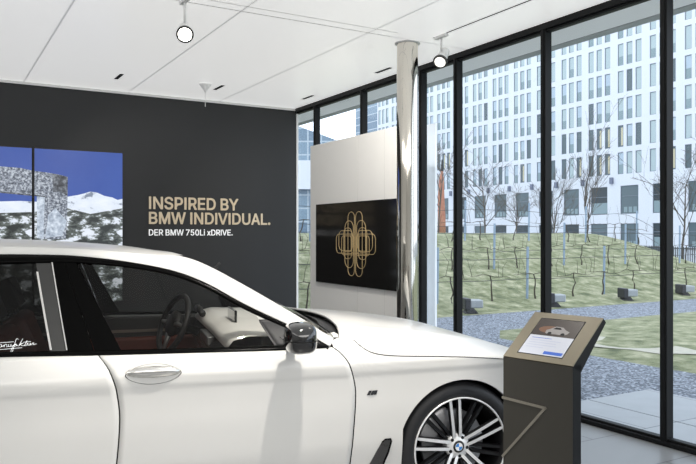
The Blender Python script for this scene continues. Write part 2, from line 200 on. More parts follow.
def text(name, s, mats, width, x0, y, z0, parent=None, bold=.012, depth=.004, M=None, bend=None):
    """letters with their left edge at x0, baseline z0, facing -y; scaled to the given width"""
    x = 0; polys = []
    for ch in s:
        if ch == ' ': x += .17; continue
        adv, sp = GL[ch]
        for q in sp: polys.append((x, q))
        x += adv/1000+.0
    k = width/x
    def sarea(q): return sum(q[i][2]*q[(i+1) % len(q)][3]-q[(i+1) % len(q)][2]*q[i][3] for i in range(len(q)))
    def inside(p, q):
        c = False
        for i in range(len(q)):
            (x1, y1), (x2, y2) = q[i-1][2:4], q[i][2:4]
            if (y1 > p[1]) != (y2 > p[1]) and p[0] < (x2-x1)*(p[1]-y1)/(y2-y1)+x1: c = not c
        return c
    groups = []
    for ox in sorted({p[0] for p in polys}):
        qs = [q for o_, q in polys if o_ == ox]; big = max(qs, key=lambda q: abs(sarea(q))); sg = sarea(big) > 0
        outs = [q for q in qs if (sarea(q) > 0) == sg]
        for o_ in outs: groups.append((ox, [o_]+[h for h in qs if (sarea(h) > 0) != sg and inside(h[0][2:4], o_)]))
    bm = bmesh.new()
    for ox, qs in groups:
        cu = bpy.data.curves.new(name, 'CURVE'); cu.dimensions = '2D'; cu.fill_mode = 'BOTH'; cu.extrude = depth/k/2; cu.resolution_u = 4
        for q in qs:
            p = cu.splines.new('BEZIER'); p.bezier_points.add(len(q)-1); p.use_cyclic_u = True
            for b, h in zip(p.bezier_points, q):
                b.handle_left_type = b.handle_right_type = 'FREE'
                b.handle_left = (ox+h[0]/1000, h[1]/1000, 0); b.co = (ox+h[2]/1000, h[3]/1000, 0); b.handle_right = (ox+h[4]/1000, h[5]/1000, 0)
        tmp = bpy.data.objects.new(name, cu); COL.objects.link(tmp)
        bpy.context.view_layer.update()
        m1 = bpy.data.meshes.new_from_object(tmp.evaluated_get(bpy.context.evaluated_depsgraph_get())); bm.from_mesh(m1)
        bpy.data.objects.remove(tmp); bpy.data.meshes.remove(m1)
    me = bpy.data.meshes.new(name); bm.to_mesh(me); bm.free()
    if bold:            # heavier strokes: overlaid copies, each a hair apart
        bm = bmesh.new(); bm.from_mesh(me); src = list(bm.verts)+list(bm.edges)+list(bm.faces)
        for q in range(8):
            an = q*PI/4; r_ = bmesh.ops.duplicate(bm, geom=src)
            for v in [g_ for g_ in r_['geom'] if isinstance(g_, bmesh.types.BMVert)]: v.co.x += bold*math.cos(an); v.co.y += bold*math.sin(an); v.co.z += .00008*(q+1)
        bm.to_mesh(me); bm.free()
    for v in me.vertices:
        p = Vector((x0+v.co.x*k, y-v.co.z*k, z0+v.co.y*k))
        if bend: p = bend(p)
        v.co = M @ p if M else p
    me.materials.clear(); me.materials.append(mats); me.polygons.foreach_set('use_smooth', [False]*len(me.polygons)); me.update()
    if parent is None: me.set_sharp_from_angle(angle=.1)
    o = bpy.data.objects.new(name, me); COL.objects.link(o)
    if parent: o.parent = parent
    return o
# ================================================================== THE ROOM
CEIL, GA, BU = 3.30, 4.546, 9.16
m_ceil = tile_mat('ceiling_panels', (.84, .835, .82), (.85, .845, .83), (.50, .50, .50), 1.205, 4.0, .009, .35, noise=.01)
b_ = m_ceil.node_tree.nodes['Principled BSDF']; b_.inputs['Emission Color'].default_value = (1, .985, .95, 1); b_.inputs['Emission Strength'].default_value = .60  # panels glow to lift the ceiling's brightness; they are no lamps
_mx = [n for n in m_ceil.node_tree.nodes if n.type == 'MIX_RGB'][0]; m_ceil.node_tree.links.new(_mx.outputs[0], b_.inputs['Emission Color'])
m_floor = tile_mat('floor_tiles', (.22, .225, .23), (.25, .255, .26), (.10, .10, .10), 1.2, .6, .006, .28, off=.5, noise=.06)
m_dark = mat('anthracite_paint', (.023, .0235, .0245), .6, noise=.04, nscale=1.5)
m_white = mat('white_wall_paint', (.80, .79, .77), .6, noise=.01)
m_wmat = mat('white_metal', (.85, .85, .84), .35)
m_frame = mat('black_window_metal', (.008, .0085, .009), .5, noise=.1, spec=.2)
m_chrome = mat('polished_steel', (.66, .63, .57), .06, 1)
m_black = mat('gloss_black', (.006, .006, .007), .06, coat=1)
m_mblack = mat('matt_black', (.012, .012, .013), .6)
m_wglass = glass('window_glass', (.93, .97, 1), .55, 1.45)

floor = struct(MB().add([(-7, -6, 0), (GA, -6, 0), (GA, BU+.1, 0), (-7, BU+.1, 0)], [(0, 1, 2, 3)]).box(-7, GA, -6, BU+.1, -.1, -.002).build('floor', m_floor))
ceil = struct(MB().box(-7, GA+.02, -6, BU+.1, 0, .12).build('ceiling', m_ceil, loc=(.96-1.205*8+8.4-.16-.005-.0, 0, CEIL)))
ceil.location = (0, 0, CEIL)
mpn = [n for n in m_ceil.node_tree.nodes if n.type == 'MAPPING'][0]; mpn.inputs['Location'].default_value = (1.205-.96, 4.0-1.38, 0)
wb = struct(MB().box(-7, GA-.03, BU, BU+.12, 0, CEIL).build('wall_back', m_white))
# dark cladding in front of the white wall, leaving a bright strip at the top and the free end
struct(MB().box(-7, 4.515, BU-.02, BU-.001, 0, CEIL-.035).build('wall_cladding', m_dark))
struct(MB().box(-7, 4.52, BU-.03, BU-.0005, CEIL-.033, CEIL-.0005).build('trim_1', m_wmat))
struct(MB().box(4.516, 4.545, BU-.03, BU-.0005, 0, CEIL-.034).build('trim_2', m_wmat))
struct(MB().box(-7.1, -7, -6, BU+.1, 0, CEIL).build('wall_left', m_white))
struct(MB().box(-7, GA, -6.1, -6, 0, CEIL).build('wall_rear', m_white))
# recessed track slots in the ceiling
def ceil_thing(name, label, cat, boxes, m, group=None):
    mb = MB()
    for b in boxes: mb.box(*b)
    return tag(mb.build(name, m), label, cat, group)
ceil_thing('track_rail', 'narrow recessed white track running along the glass wall above the chrome column', 'track', [(3.963, 3.979, -2, 5.22, CEIL-.003, CEIL-.0003)], mat('slot_grey', (.13, .13, .13), .6))
ceil_thing('lighting_track', 'flat white ceiling track across the room carrying the lit round spotlight', 'track', [(-5, 3.6, 5.24, 5.247, CEIL-.002, CEIL-.0003), (-5, 3.6, 5.373, 5.38, CEIL-.002, CEIL-.0003)], mat('track_grey', (.45, .45, .44), .5, emit=.1))  # edge lines glow faintly to go with the glowing ceiling, not lamps
for a, u, lb in ((.65, 8.3, 'short black ceiling slot over the video wall, first from the left wall side'), (1.86, 8.3, 'short black ceiling slot above the start of the gold headline'),
                 (3.05, 8.3, 'short black ceiling slot above the end of the gold headline'), (4.27, 8.3, 'short black ceiling slot beside the glass, at the corner of the dark wall'),
                 (4.28, 6.52, 'short black ceiling slot beside the glass, over the framed ornament picture')):
    if a < 1: continue
    mb = MB(); mb.box(a-.022, a+.022, u-.15, u+.15, CEIL-.003, CEIL-.0003)
    tag(mb.build('air_slot', m_mblack), lb, 'air vent', None)
# small cone fitting
cf = thing('ceiling_sensor', 'small white cone shaped fitting hanging under the ceiling near the dark wall', 'ceiling fitting', (2.84, 8.19, CEIL))
MB().lathe([(.004, -.001), (.075, -.002), (.07, -.010), (.025, -.07), (.008, -.1), (.004, -.1)], 24).build('cone', mat('soft_white', (.85, .85, .84), .5, emit=.15), cf, smooth=True)
MB().tube([(0, 0, -.1), (0, 0, -.27)], .004, 8).build('rod', m_wmat, cf)

# ---------------- glazing: mullions, header, base, panes
U_M = [-3.8, -2.63, -1.46, -.29, .88, 2.06, 3.238, 4.392, 5.568, 6.155, 7.352, 8.566]
hd = struct(MB().box(GA-.05, GA+.05, -6, BU, CEIL-.055, CEIL).box(GA-.03, GA+.03, -6, BU, CEIL-.075, CEIL-.055).build('window_header_frame', m_frame, bevel=.004))
struct(MB().box(GA-.05, GA+.05, -6, BU, 0, .035).box(GA-.03, GA+.03, -6, BU, .035, .055).build('window_base_frame', m_frame, bevel=.004))
for u in U_M:
    struct(MB().box(GA-.042, GA+.035, u-.028, u+.028, .03, CEIL-.05).box(GA-.050, GA-.042, u-.014, u+.014, .03, CEIL-.05).build('window_mullion', m_frame, bevel=.004))
edges = [-6]+U_M+[BU]
for i in range(len(edges)-1):
    struct(MB().face([(GA, edges[i]+.02, .05), (GA, edges[i+1]-.02, .05), (GA, edges[i+1]-.02, CEIL-.07), (GA, edges[i]+.02, CEIL-.07)]).build('window_%d' % (i+1), m_wglass))
# ---------------- chrome column
cc = thing('chrome_column', 'tall polished chrome column rising from behind the white car bonnet to the ceiling', 'column', (3.87, 5.485, 0))
cc['kind'] = 'structure'
MB().lathe([(.1, .0), (.1, CEIL)], 64).build('shaft', m_chrome, cc, smooth=True)
MB().lathe([(.101, CEIL-.012), (.118, CEIL-.010), (.118, CEIL)], 64).build('collar', m_wmat, cc, smooth=True)

# ---------------- white display wall with the black picture
pw = thing('display_partition', 'tall white free standing panel in front of the glass carrying the black picture', 'partition', (4.15, 6.845, 0))
MB().box(0, .05, -1.075, 1.155, .02, 2.62).build('panel', mat('panel_white', (.82, .81, .785), .45), pw, bevel=.004)
MB().box(.01, .04, -1.07, 1.15, 0, .02).build('base', m_mblack, pw)
MB().box(-.0015, 0, .004, .007, .03, 2.61).box(-.0015, 0, -.55, -.547, .03, 2.61).build('joint', mat('joint_grey', (.6, .59, .57), .6), pw)
pic = thing('ornament_picture', 'wide glossy black picture with a gold line ornament of interlaced loops', 'picture', (4.148, 6.845, 1.40))
MB().box(-.03, -.004, -.945, .945, -.475, .475).build('board', mat('picture_black', (.010, .0095, .009), .10, spec=.25), pic, bevel=.002)
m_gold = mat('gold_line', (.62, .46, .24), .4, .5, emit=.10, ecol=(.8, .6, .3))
def rloop(y0, y1, z0, z1, r, n=8, taper=0):
    pts = []
    for cy, cz, a0 in ((y1-r, z1-r, 0), (y0+r, z1-r, PI/2), (y0+r, z0+r, PI), (y1-r, z0+r, 3*PI/2)):
        for k in range(n+1):
            a = a0+PI/2*k/n; pts.append((-.034, cy+r*math.cos(a), cz+r*math.sin(a)))
    return pts
orn = MB()
for s in (1, -1):
    for (y0, y1, z0, z1, r) in ((.012, .155, -.36, .36, .066), (.035, .225, -.27, .26, .085), (.07, .25, -.17, .18, .07), (.02, .425, -.11, .11, .06),
                                (.05, .365, -.078, .15, .07), (.012, .30, -.125, .09, .04), (.085, .245, -.09, .09, .03)):
        a, b = sorted((s*y0, s*y1)); p = rloop(a, b, z0, z1, r); orn.tube(p, .0034, 6, closed=True)
orn.build('ornament', m_gold, pic, smooth=True)

# ---------------- headline on the dark wall
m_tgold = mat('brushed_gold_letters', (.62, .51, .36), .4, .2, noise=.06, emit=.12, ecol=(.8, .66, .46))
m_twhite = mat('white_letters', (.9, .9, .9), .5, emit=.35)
def wall_pt(px, py, u=BU-.03):
    q = (px-CX)/F; Z = u/(CY-SY*q); return Z*(CY*q+SY), EYE+(HZ-py)*Z/F
hl = thing('wall_headline', 'two line gold capital lettering INSPIRED BY BMW INDIVIDUAL. on the dark wall', 'lettering', (wall_pt(149, 223)[0], BU-.03, wall_pt(149, 223.5)[1]))
def line(nm, s, x0p, x1p, yp, m, par, bold, hs):
    x0, z = wall_pt(x0p, yp); x1, _ = wall_pt(x1p, yp)
    o = text(nm, s, m, x1-x0, x0, BU-.025, z, None, bold, .008)
    zs = [v.co.z for v in o.data.vertices]; k = hs/(max(zs)-z)
    for v in o.data.vertices: v.co.z = z+(v.co.z-z)*k
    if par:
        for v in o.data.vertices: v.co -= par.location
        o.parent = par
    return o
line('lettering', 'INSPIRED BY', 148.0, 238.5, 208.6, m_tgold, hl, .017, .158)
line('lettering', 'BMW INDIVIDUAL.', 148.0, 271, 223.6, m_tgold, hl, .017, .152)
sub_ = thing('wall_subline', 'small white lettering DER BMW 750Li xDRIVE. under the gold headline', 'lettering', (wall_pt(149, 235)[0], BU-.03, wall_pt(149, 235.4)[1]))
line('lettering', 'DER BMW 750Li xDRIVE.', 148.4, 233, 235.4, m_twhite, sub_, .010, .08)

# ---------------- video wall
m_bz = mat('bezel_black', (.01, .01, .012), .3)
def emis(name, stops, scale=0, e=1.0, kind='noise', stretch=(1, 1, 1)):
    m = ramp_mat(name, 'noise', scale, stops, .6, stretch=stretch); N, L = m.node_tree.nodes, m.node_tree.links; b = N['Principled BSDF']
    r = [n for n in N if n.type == 'VALTORGB'][0]; L.new(r.outputs[0], b.inputs['Emission Color']); b.inputs['Emission Strength'].default_value = e
    b.inputs['Base Color'].default_value = (.02, .02, .02, 1)
    for l in list(L):
        if l.to_socket == b.inputs['Base Color']: L.remove(l)
    b.inputs['Roughness'].default_value = .25
    return m
m_sky = emis('screen_blue_sky', [(.2, (.018, .055, .30)), (.8, (.04, .10, .40))], .8)
m_snow = emis('screen_snow', [(.44, (.02, .025, .025)), (.53, (.12, .14, .13)), (.55, (.45, .50, .55)), (.575, (.72, .77, .86)), (.8, (.85, .9, .98))], 5.0, stretch=(1, 1, 2.0))
m_far = emis('screen_far_snow', [(.36, (.2, .24, .32)), (.42, (.7, .77, .88)), (.8, (.85, .9, 1))], 5, stretch=(1, 1, 2))
m_rock = emis('screen_granite', [(.38, (.04, .05, .07)), (.5, (.20, .23, .29)), (.62, (.55, .60, .67))], 48)
m_rockd = emis('screen_granite_shade', [(.35, (.012, .014, .02)), (.5, (.07, .08, .10)), (.66, (.26, .29, .33))], 22)
m_rockl = emis('screen_granite_light', [(.35, (.25, .30, .38)), (.5, (.45, .52, .62)), (.66, (.7, .77, .86))], 22)
def clip(poly, x0, x1, z0, z1):
    def half(P, ins, cut):
        out = []
        for i in range(len(P)):
            a, b = P[i-1], P[i]
            if ins(b):
                if not ins(a): out.append(cut(a, b))
                out.append(b)
            elif ins(a): out.append(cut(a, b))
        return out
    def cx(v): return lambda a, b: (v, a[1]+(b[1]-a[1])*(v-a[0])/(b[0]-a[0]))
    def cz(v): return lambda a, b: (a[0]+(b[0]-a[0])*(v-a[1])/(b[1]-a[1]), v)
    for ins, cut in ((lambda p: p[0] >= x0, cx(x0)), (lambda p: p[0] <= x1, cx(x1)), (lambda p: p[1] >= z0, cz(z0)), (lambda p: p[1] <= z1, cz(z1))):
        if poly: poly = half(poly, ins, cut)
    return poly
W_ = lambda L: [wall_pt(x, y) for x, y in L]
layers = [
    (W_([(-75, 130), (130, 130), (130, 320), (-75, 320)]), 0),
    (W_([(-75, 203), (-30, 199), (0, 201.5), (20, 201), (40, 202), (66, 197), (78, 195), (84, 193.5), (90, 191.6), (97, 192.8), (104, 196), (112, 197.5), (117, 200), (124, 198.5), (124, 330), (-75, 330)]), 2),
    (W_([(-75, 212), (0, 213), (33, 212), (66, 208), (90, 214), (124, 208), (124, 330), (-75, 330)]), 1),
    (W_([(-75, 158), (0, 166.5), (20, 168), (33, 171), (46, 172.5), (58, 174.5), (67.5, 177), (67.3, 196), (45, 197), (0, 192.5), (-75, 186)]), 3),
    (W_([(52, 173.5), (67.5, 177), (67, 205), (62, 206), (50, 200), (53, 190)]), 4),
    (W_([(36.5, 193), (45, 194.5), (50, 192), (60, 192), (67.2, 196), (66.8, 220), (65.5, 238.5), (52, 239.5), (37, 238.6)]), 3),
    (W_([(36.5, 195), (44.5, 196), (43.5, 239), (36.8, 238)]), 5),
    (W_([(55, 208), (66.6, 221), (62, 236), (45, 238), (48, 215)]), 5),
    (W_([(0, 191.5), (45, 196), (45, 197.2), (0, 193)]), 4)]
for i, (a0, a1, lb) in enumerate(((1.06, 2.09, 'tall video screen showing a granite pillar and snowy peaks, nearest the gold lettering'), (.018, 1.048, 'tall video screen showing the stone lintel and blue sky, further from the gold lettering'))):
    s = thing('video_screen', lb, 'screen', ((a0+a1)/2, BU-.021, .66), 0, 'screens of the video wall'); w = (a1-a0)/2
    MB().box(-w, w, -.03, 0, 0, 1.87).build('housing', m_bz, s, bevel=.002)
    mb = MB()
    for k, (poly, mi) in enumerate(layers):
        p = clip(poly, a0+.012, a1-.006, .675, 2.52)
        if len(p) > 2: mb.face([(x-(a0+a1)/2, -.0305-.0004*k, z-.66) for x, z in p], mi)
    mb.build('display', [m_sky, m_snow, m_far, m_rock, m_rockd, m_rockl], s)

# ---------------- ceiling spotlights
m_lens = mat('lamp_lens', (1, .97, .9), .2, emit=14, ecol=(1, .95, .85))
m_lens2 = mat('lamp_lens_dim', (1, .97, .9), .2, emit=1.1, ecol=(1, .97, .9))
def spot(loc, aim, label, lens, drop, grp):
    t = thing('ceiling_spotlight', label, 'spotlight', (loc[0], loc[1], CEIL), 0, None)
    c = Vector((0, 0, -drop)); d = Vector(aim).normalized()
    Q = d.to_track_quat('Z', 'Y').to_matrix().to_4x4(); M = Matrix.Translation(c) @ Q
    MB().box(-.02, .02, -.08, .08, -.03, -.001).build('adapter', m_wmat, t, bevel=.004)
    MB().tube([(0, 0, -.03), (0, 0, -drop+.075)], .010, 10).build('stem', m_wmat, t, smooth=True)
    MB().lathe([(.0, -.15), (.036, -.15), (.042, -.145), (.042, -.06), (.047, -.055), (.047, -.045), (.042, -.04), (.05, -.01), (.058, .02), (.058, .05), (.052, .052)], 32, M).build('lamp_head', m_wmat, t, auto=40)
    rim = MB().lathe([(.050, .052), (.062, .056), (.066, .048), (.064, .03), (.058, .03)], 40, M).build('front_ring', mat('dark_ring', (.05, .05, .05), .3), t, smooth=True)
    MB().lathe([(0, .046), (.03, .047), (.052, .05)], 32, M).build('lens', lens, t, smooth=True)
    return c+Vector((loc[0], loc[1], CEIL)), d
cam_dir = lambda p: (Vector((0, 0, EYE))-Vector(p)).normalized()
s1 = spot((1.68, 5.31), Vector((-.30, -1, -.62)), 'lit white round spotlight glaring at the viewer from the ceiling track', m_lens, .26, None)
s2 = spot((3.971, 5.10), Vector((-.56, -.365, -.60)), 'white cylindrical spotlight beside the chrome column and glass wall', m_lens2, .22, None)

# ---------------- kiosk
def cw(X, Z): return CY*X+SY*Z, -SY*X+CY*Z      # camera-frame ground position to room position
kl, kr = cw(.768, 3.52), cw(1.023, 3.24)
kd = Vector((kr[0]-kl[0], kr[1]-kl[1], 0)); kw = kd.length; rz = math.atan2(kd.y, kd.x)
m_bronze = mat('bronze_paint', (.20, .175, .125), .4, .3, noise=.04)
m_kfront = mat('bronze_front', (.048, .045, .038), .42, .3, noise=.04)
m_kside = mat('kiosk_side_black', (.006, .006, .0065), .5, spec=.15)
k = thing('info_kiosk', 'bronze information stand with a sloping touch screen in front of the car nose', 'kiosk', (kl[0], kl[1], 0), rz)
# profile in (y depth, z): slab then the leaning head
prof_b = [(0, 0), (.069, 0), (.069, .905), (0, .9)]
MB().add([(x, y, z) for x in (0, kw) for y, z in prof_b], [(0, 1, 2, 3), (4, 7, 6, 5), (0, 4, 5, 1), (1, 5, 6, 2), (2, 6, 7, 3)]).build('body', m_kside, k)
MB().box(0.001, kw-.001, -.004, 0, .0, .898).build('front_panel', m_kfront, k, bevel=.001)
prof = [(0, .9), (.279, 1.097), (.302, 1.077), (.069, .865)]
MB().add([(x, y, z) for x in (0, kw) for y, z in prof], [(0, 1, 2, 3), (4, 7, 6, 5), (0, 4, 5, 1), (1, 5, 6, 2), (2, 6, 7, 3)]).build('head', m_kside, k)
sl = Vector((0, .279, .197)); sn = Vector((0, -.197, .279)).normalized()
def KP(x, t, h=0): return Vector((x*kw, 0, .9))+sl*t+sn*h
MB().add([KP(0, 0, .0), KP(1, 0, .0), KP(1, 1, .0), KP(0, 1, .0), KP(0, 0, .005), KP(1, 0, .005), KP(1, 1, .005), KP(0, 1, .005)],
         [(0, 3, 2, 1), (4, 5, 6, 7), (0, 1, 5, 4), (1, 2, 6, 5), (2, 3, 7, 6), (3, 0, 4, 7)]).build('top_plate', m_bronze, k)
def kq(mb, x0, x1, t0, t1, h, mi): mb.face([KP(x0, t0, h), KP(x1, t0, h), KP(x1, t1, h), KP(x0, t1, h)], mi)
sm = [mat('screen_black', (.01, .01, .01), .1), mat('screen_dark_photo', (.012, .008, .006), .3, emit=.5, ecol=(.035, .02, .015)), mat('screen_page', (.35, .36, .40), .3, emit=.6, ecol=(.42, .44, .50)),
      mat('screen_blue', (.01, .05, .3), .3, emit=.5, ecol=(.04, .14, .5)), mat('screen_glow', (.09, .04, .02), .3, emit=.5, ecol=(.16, .07, .035)), mat('screen_car', (.16, .15, .15), .3, emit=.5, ecol=(.25, .23, .22)), mat('screen_grey', (.3, .32, .4), .3, emit=.4, ecol=(.42, .46, .6))]
X0, X1, T0, T1 = .17, .80, .12, .87
mb = MB(); kq(mb, X0-.012, X1+.012, T0-.015, T1+.015, .0055, 0)
TM = lerp(T0, T1, .52); kq(mb, X0, X1, TM, T1, .006, 1); kq(mb, X0, X1, T0, TM, .006, 2)
kx = lambda f: lerp(X0, X1, f); kt = lambda f: lerp(T0, T1, f)
mb.face([KP(kx(.10+.26*(1+math.cos(a))), kt(.60+.10*(1+math.sin(a))), .0062) for a in [2*PI*i/16 for i in range(16)]], 4)
mb.face([KP(kx(a), kt(b), .0065) for a, b in ((.30, .60), (.34, .58), (.72, .58), (.80, .62), (.82, .68), (.72, .72), (.62, .79), (.46, .80), (.36, .72), (.29, .68))], 5)
mb.face([KP(kx(a), kt(b), .0067) for a, b in ((.42, .72), (.62, .72), (.58, .77), (.47, .775))], 0)
for cx_ in (.40, .70): mb.face([KP(kx(cx_+.045*math.cos(a)), kt(.60+.035*math.sin(a)), .0067) for a in [2*PI*i/12 for i in range(12)]], 0)
kq(mb, kx(.55), kx(.97), kt(.03), kt(.11), .0065, 3)
for i, wd in enumerate((.46, .7, .62, .66, .4)): kq(mb, kx(.08), kx(.08+wd), kt(.44-.065*i), kt(.452-.065*i), .0065, 3 if i == 0 else 6)
mb.build('touch_screen', sm, k)
# bent metal inlay: an arrow line on the front
m_in = mat('inlay_metal', (.28, .26, .22), .35, .6)
zc = lambda z: z
inl = MB()
def bar(p, q, w=.012):
    p, q = Vector(p), Vector(q); d = (q-p).normalized(); n_ = Vector((-d.y, d.x))*w/2
    poly = [p-n_-d*.004, q-n_+d*.004, q+n_+d*.004, p+n_-d*.004]
    inl.prism([(v.x, v.y) for v in poly], -.009, -.003)
bar((.0, .699), (.2386, .689)); bar((.2386, .689), (.0, .411))
inl.build('inlay', m_in, k)
# ================================================================== THE CAR
WZ = [.10, .20, .32, .45, .60, .70, .77, .81, .835, .87, .91, .935, .96, .98, 1.05, 1.15, 1.25, 1.36, 1.44]
WW = [.12, .055, .030, .012, .009, .011, .010, .004, .004, .015, .036, .055, .080, .098, .130, .178, .232, .30, .36]
def W(s, z):
    """how far the body side lies inside its widest plane"""
    w = interp(WZ, WW, z)
    w += interp([-5, -2.0, -1.0, -.6], [0, 0, .03, .05], s)*min(1, max(0, (z-.93)/.1))
    w += interp([.1, .35, .55, .7, .8, .88], [0, .02, .07, .15, .26, .45], s)
    w += interp([3.3, 3.7, 4.0, 4.25, 4.36], [0, .03, .09, .2, .35], -s)
    return w
m_paint = mat('pearl_white_paint', (.69, .68, .655), .34, 0, noise=.01, coat=.25, spec=.35)
m_bseal = mat('seal_black', (.006, .006, .006), .7)
m_trim = mat('gloss_black_trim', (.002, .002, .002), .2, spec=.04)
m_cglass = glass('car_glass', (.68, .68, .665), .6, 1.35)
m_rglass = glass('privacy_glass', (.22, .22, .21), .6, 1.35)
m_wshield = glass('windscreen_glass', (.72, .73, .72), .8, 1.35)
m_bright = mat('satin_chrome', (.82, .81, .78), .14, 1)
m_tyre = mat('tyre_rubber', (.010, .010, .0115), .5, noise=.1)
m_alu = mat('machined_alloy', (.82, .82, .82), .35, .35)
m_rimblk = mat('black_alloy', (.010, .010, .011), .4, spec=.3)
m_brake = mat('brake_steel', (.40, .40, .41), .35, .8)
m_leather = mat('red_brown_leather', (.20, .045, .025), .45, noise=.12, nscale=20)
m_dleather = mat('black_leather', (.022, .021, .020), .5)
m_cream = mat('pale_dashboard', (.82, .80, .76), .5, noise=.05)
m_lining = mat('grey_lining', (.06, .058, .055), .8)
CO = Vector((.2155*.95+2.458, .9764*.95+2.963, 0))
car = thing('car', 'white luxury saloon car with black window trim, seen from the passenger side', 'car', CO, math.atan2(-.2155, .9764))
def LP(s, w, z): return Vector((s, w-.95, z))
def both(fn, name, m, parent=None, **kw):
    """build the near side part and its mirror on the far side"""
    out = []
    for sg in (1, -1):
        mb = fn()
        if sg < 0: mb.v = [(x, -y, z) for x, y, z in mb.v]
        pr = parent[len(out)] if isinstance(parent, list) else (parent or car)
        out.append(mb.build(name, m, pr, **kw))
    return out
def curve(pts):                    # (z -> s) curve
    zs = [p[1] for p in pts]; ss = [p[0] for p in pts]
    return lambda z: interp(zs, ss, z)
DR = curve([(-1.79, .2), (-1.765, .40), (-1.747, .661), (-1.759, .774), (-1.79, .875), (-1.856, .965)])
DF = curve([(-.64, .2), (-.63, .334), (-.616, .507), (-.605, .695), (-.638, .84), (-.692, .914), (-.725, .935)])
RR = curve([(-2.70, .2), (-2.72, .4), (-2.80, .6), (-2.90, .75), (-2.98, .97)])
BX = [-4.3, -3.3, -2.255, -1.856, -1.379, -.973, -.7]; BZ = [.99, .975, .958, .947, .937, .930, .929]
belt = lambda s: interp(BX, BZ, s)
G = .0032
def side_panel(sl, sr, bot, top, nt_=40, nz=36, off=0, ts=None, fade=None):
    ts = ts or [i/nt_ for i in range(nt_+1)]
    P = []
    for j in range(nz+1):
        row = []
        for t in ts:
            s0 = lerp(sl(.6), sr(.6), t); s = s0
            for _ in range(8):
                zb = bot(s0 if fade else s); z = lerp(zb, top(s), j/nz)
                if fade: s = s0+(sl(z)-sl(.6))*max(0, 1-t/fade[0])**2+(sr(z)-sr(.6))*max(0, 1-(1-t)/fade[1])**2
                else: s = lerp(sl(z), sr(z), t)
            row.append(LP(s, W(s, z)+off, z))
        P.append(row)
    mb = MB(); grid(mb, P); return mb
sill = lambda s: .19
def true_normals(objs):
    for o in objs:
        sg = 1 if sum(v.co.y for v in o.data.vertices) < 0 else -1; ns = []
        flip = 1
        for v in o.data.vertices:
            s, z = v.co.x, v.co.z; e = .004
            n = Vector(((W(s+e, z)-W(s-e, z))/(2*e), -1, (W(s, z+e)-W(s, z-e))/(2*e))).normalized()
            n.y *= sg; ns.append(n)
        p = o.data.polygons[len(o.data.polygons)//2]
        if p.normal.y*sg > 0: o.data.flip_normals()
        o.data.normals_split_custom_set_from_vertices(ns)
fd = both(lambda: side_panel(lambda z: DR(z)+G, lambda z: DF(z)-G, sill, belt), 'front_door', m_paint, smooth=True, solid=.012)
true_normals(fd)
rd = both(lambda: side_panel(lambda z: RR(z)+G, lambda z: DR(z)-G, sill, belt), 'rear_door', m_paint, smooth=True, solid=.012)
true_normals(rd)
HX = [-.74, -.71, -.66, -.596, -.56, -.524, -.47, -.416, -.3, -.153, .02, .202, .35, .5, .7, .88]
HZ_ = [.93, .955, .968, .955, .922, .898, .882, .874, .865, .857, .845, .827, .805, .77, .70, .58]
hedge = lambda s: interp(HX, HZ_, s)
AR = .372
def arch(c, base):
    return lambda s: .355+math.sqrt(max(0, AR*AR-(s-c)**2)) if abs(s-c) < AR*.93 else base
def arch_ts(s0, s1, c, n1, n2, n3):
    a, b = c-AR*.93, c+AR*.93
    S = [lerp(s0, a-.0005, i/n1) for i in range(n1+1)]+[c-AR*.9299*math.cos(PI*i/n2) for i in range(n2+1)]+[lerp(b+.0005, s1, i/n3) for i in range(n3+1)]
    return [(s-s0)/(s1-s0) for s in S]
ff = both(lambda: side_panel(lambda z: (DF(z)+G) if z < .935 else -.725+G+(z-.935)*.5, lambda z: .87, arch(0, .19), hedge, ts=arch_ts(DF(.6)+G, .87, 0, 36, 44, 16), nz=40, fade=(.16, .2)), 'front_fender', m_paint, smooth=True)
true_normals(ff)
rtop = lambda s: interp([-4.3, -3.9, -3.3, -2.9], [.93, .985, .99, .972], s)
rf = both(lambda: side_panel(lambda z: -4.3, lambda z: RR(z)-G, arch(-3.21, .19), rtop, ts=arch_ts(-4.3, RR(.6)-G, -3.21, 14, 36, 10), nz=26, fade=(.2, .035)), 'rear_fender', m_paint, smooth=True)
true_normals(rf)
# the returned edge of each wheel arch
def flange(c, z0):
    mb = MB(); A0 = math.asin((z0-.355)/AR)
    grid(mb, [[LP(c+AR*math.cos(t), W(c+AR*math.cos(t), .355+AR*math.sin(t))+o, .355+AR*math.sin(t)) for o in (0, .012, .03)] for t in [lerp(A0, PI-A0, i/40) for i in range(41)]])
    return mb
both(lambda: flange(0, .49), 'arch_edge', m_paint, smooth=True); both(lambda: flange(-3.21, .49), 'arch_edge', m_paint, smooth=True)
# black seals behind the shut lines
def seal(cv, z1):
    mb = MB(); grid(mb, [[LP(cv(z)+d, W(cv(z), z)+.014, z) for d in (-.02, .02)] for z in [lerp(.2, z1, i/24) for i in range(25)]]); return mb
def seal_b():
    mb = MB(); mb.tube([LP(s, W(s, hedge(s)+.001)+.0008, hedge(s)+.002) for s in [lerp(-.592, .84, i/60) for i in range(61)]], .0024, 6); return mb
for cv, z1 in ((DR, .955), (DF, .93), (RR, .97)): both(lambda: seal(cv, z1), 'door_seal', m_bseal)
both(seal_b, 'bonnet_seal', m_bseal)

# lower skirt
def skirt():
    mb = MB(); P = []
    for z, o in ((.19, .0), (.15, .02), (.14, .10), (.15, .25)):
        P.append([LP(s, W(s, .19)+o, z) for s in [lerp(-2.78, -.42, i/20) for i in range(21)]])
    grid(mb, P); return mb
both(skirt, 'side_skirt', m_paint, smooth=True)
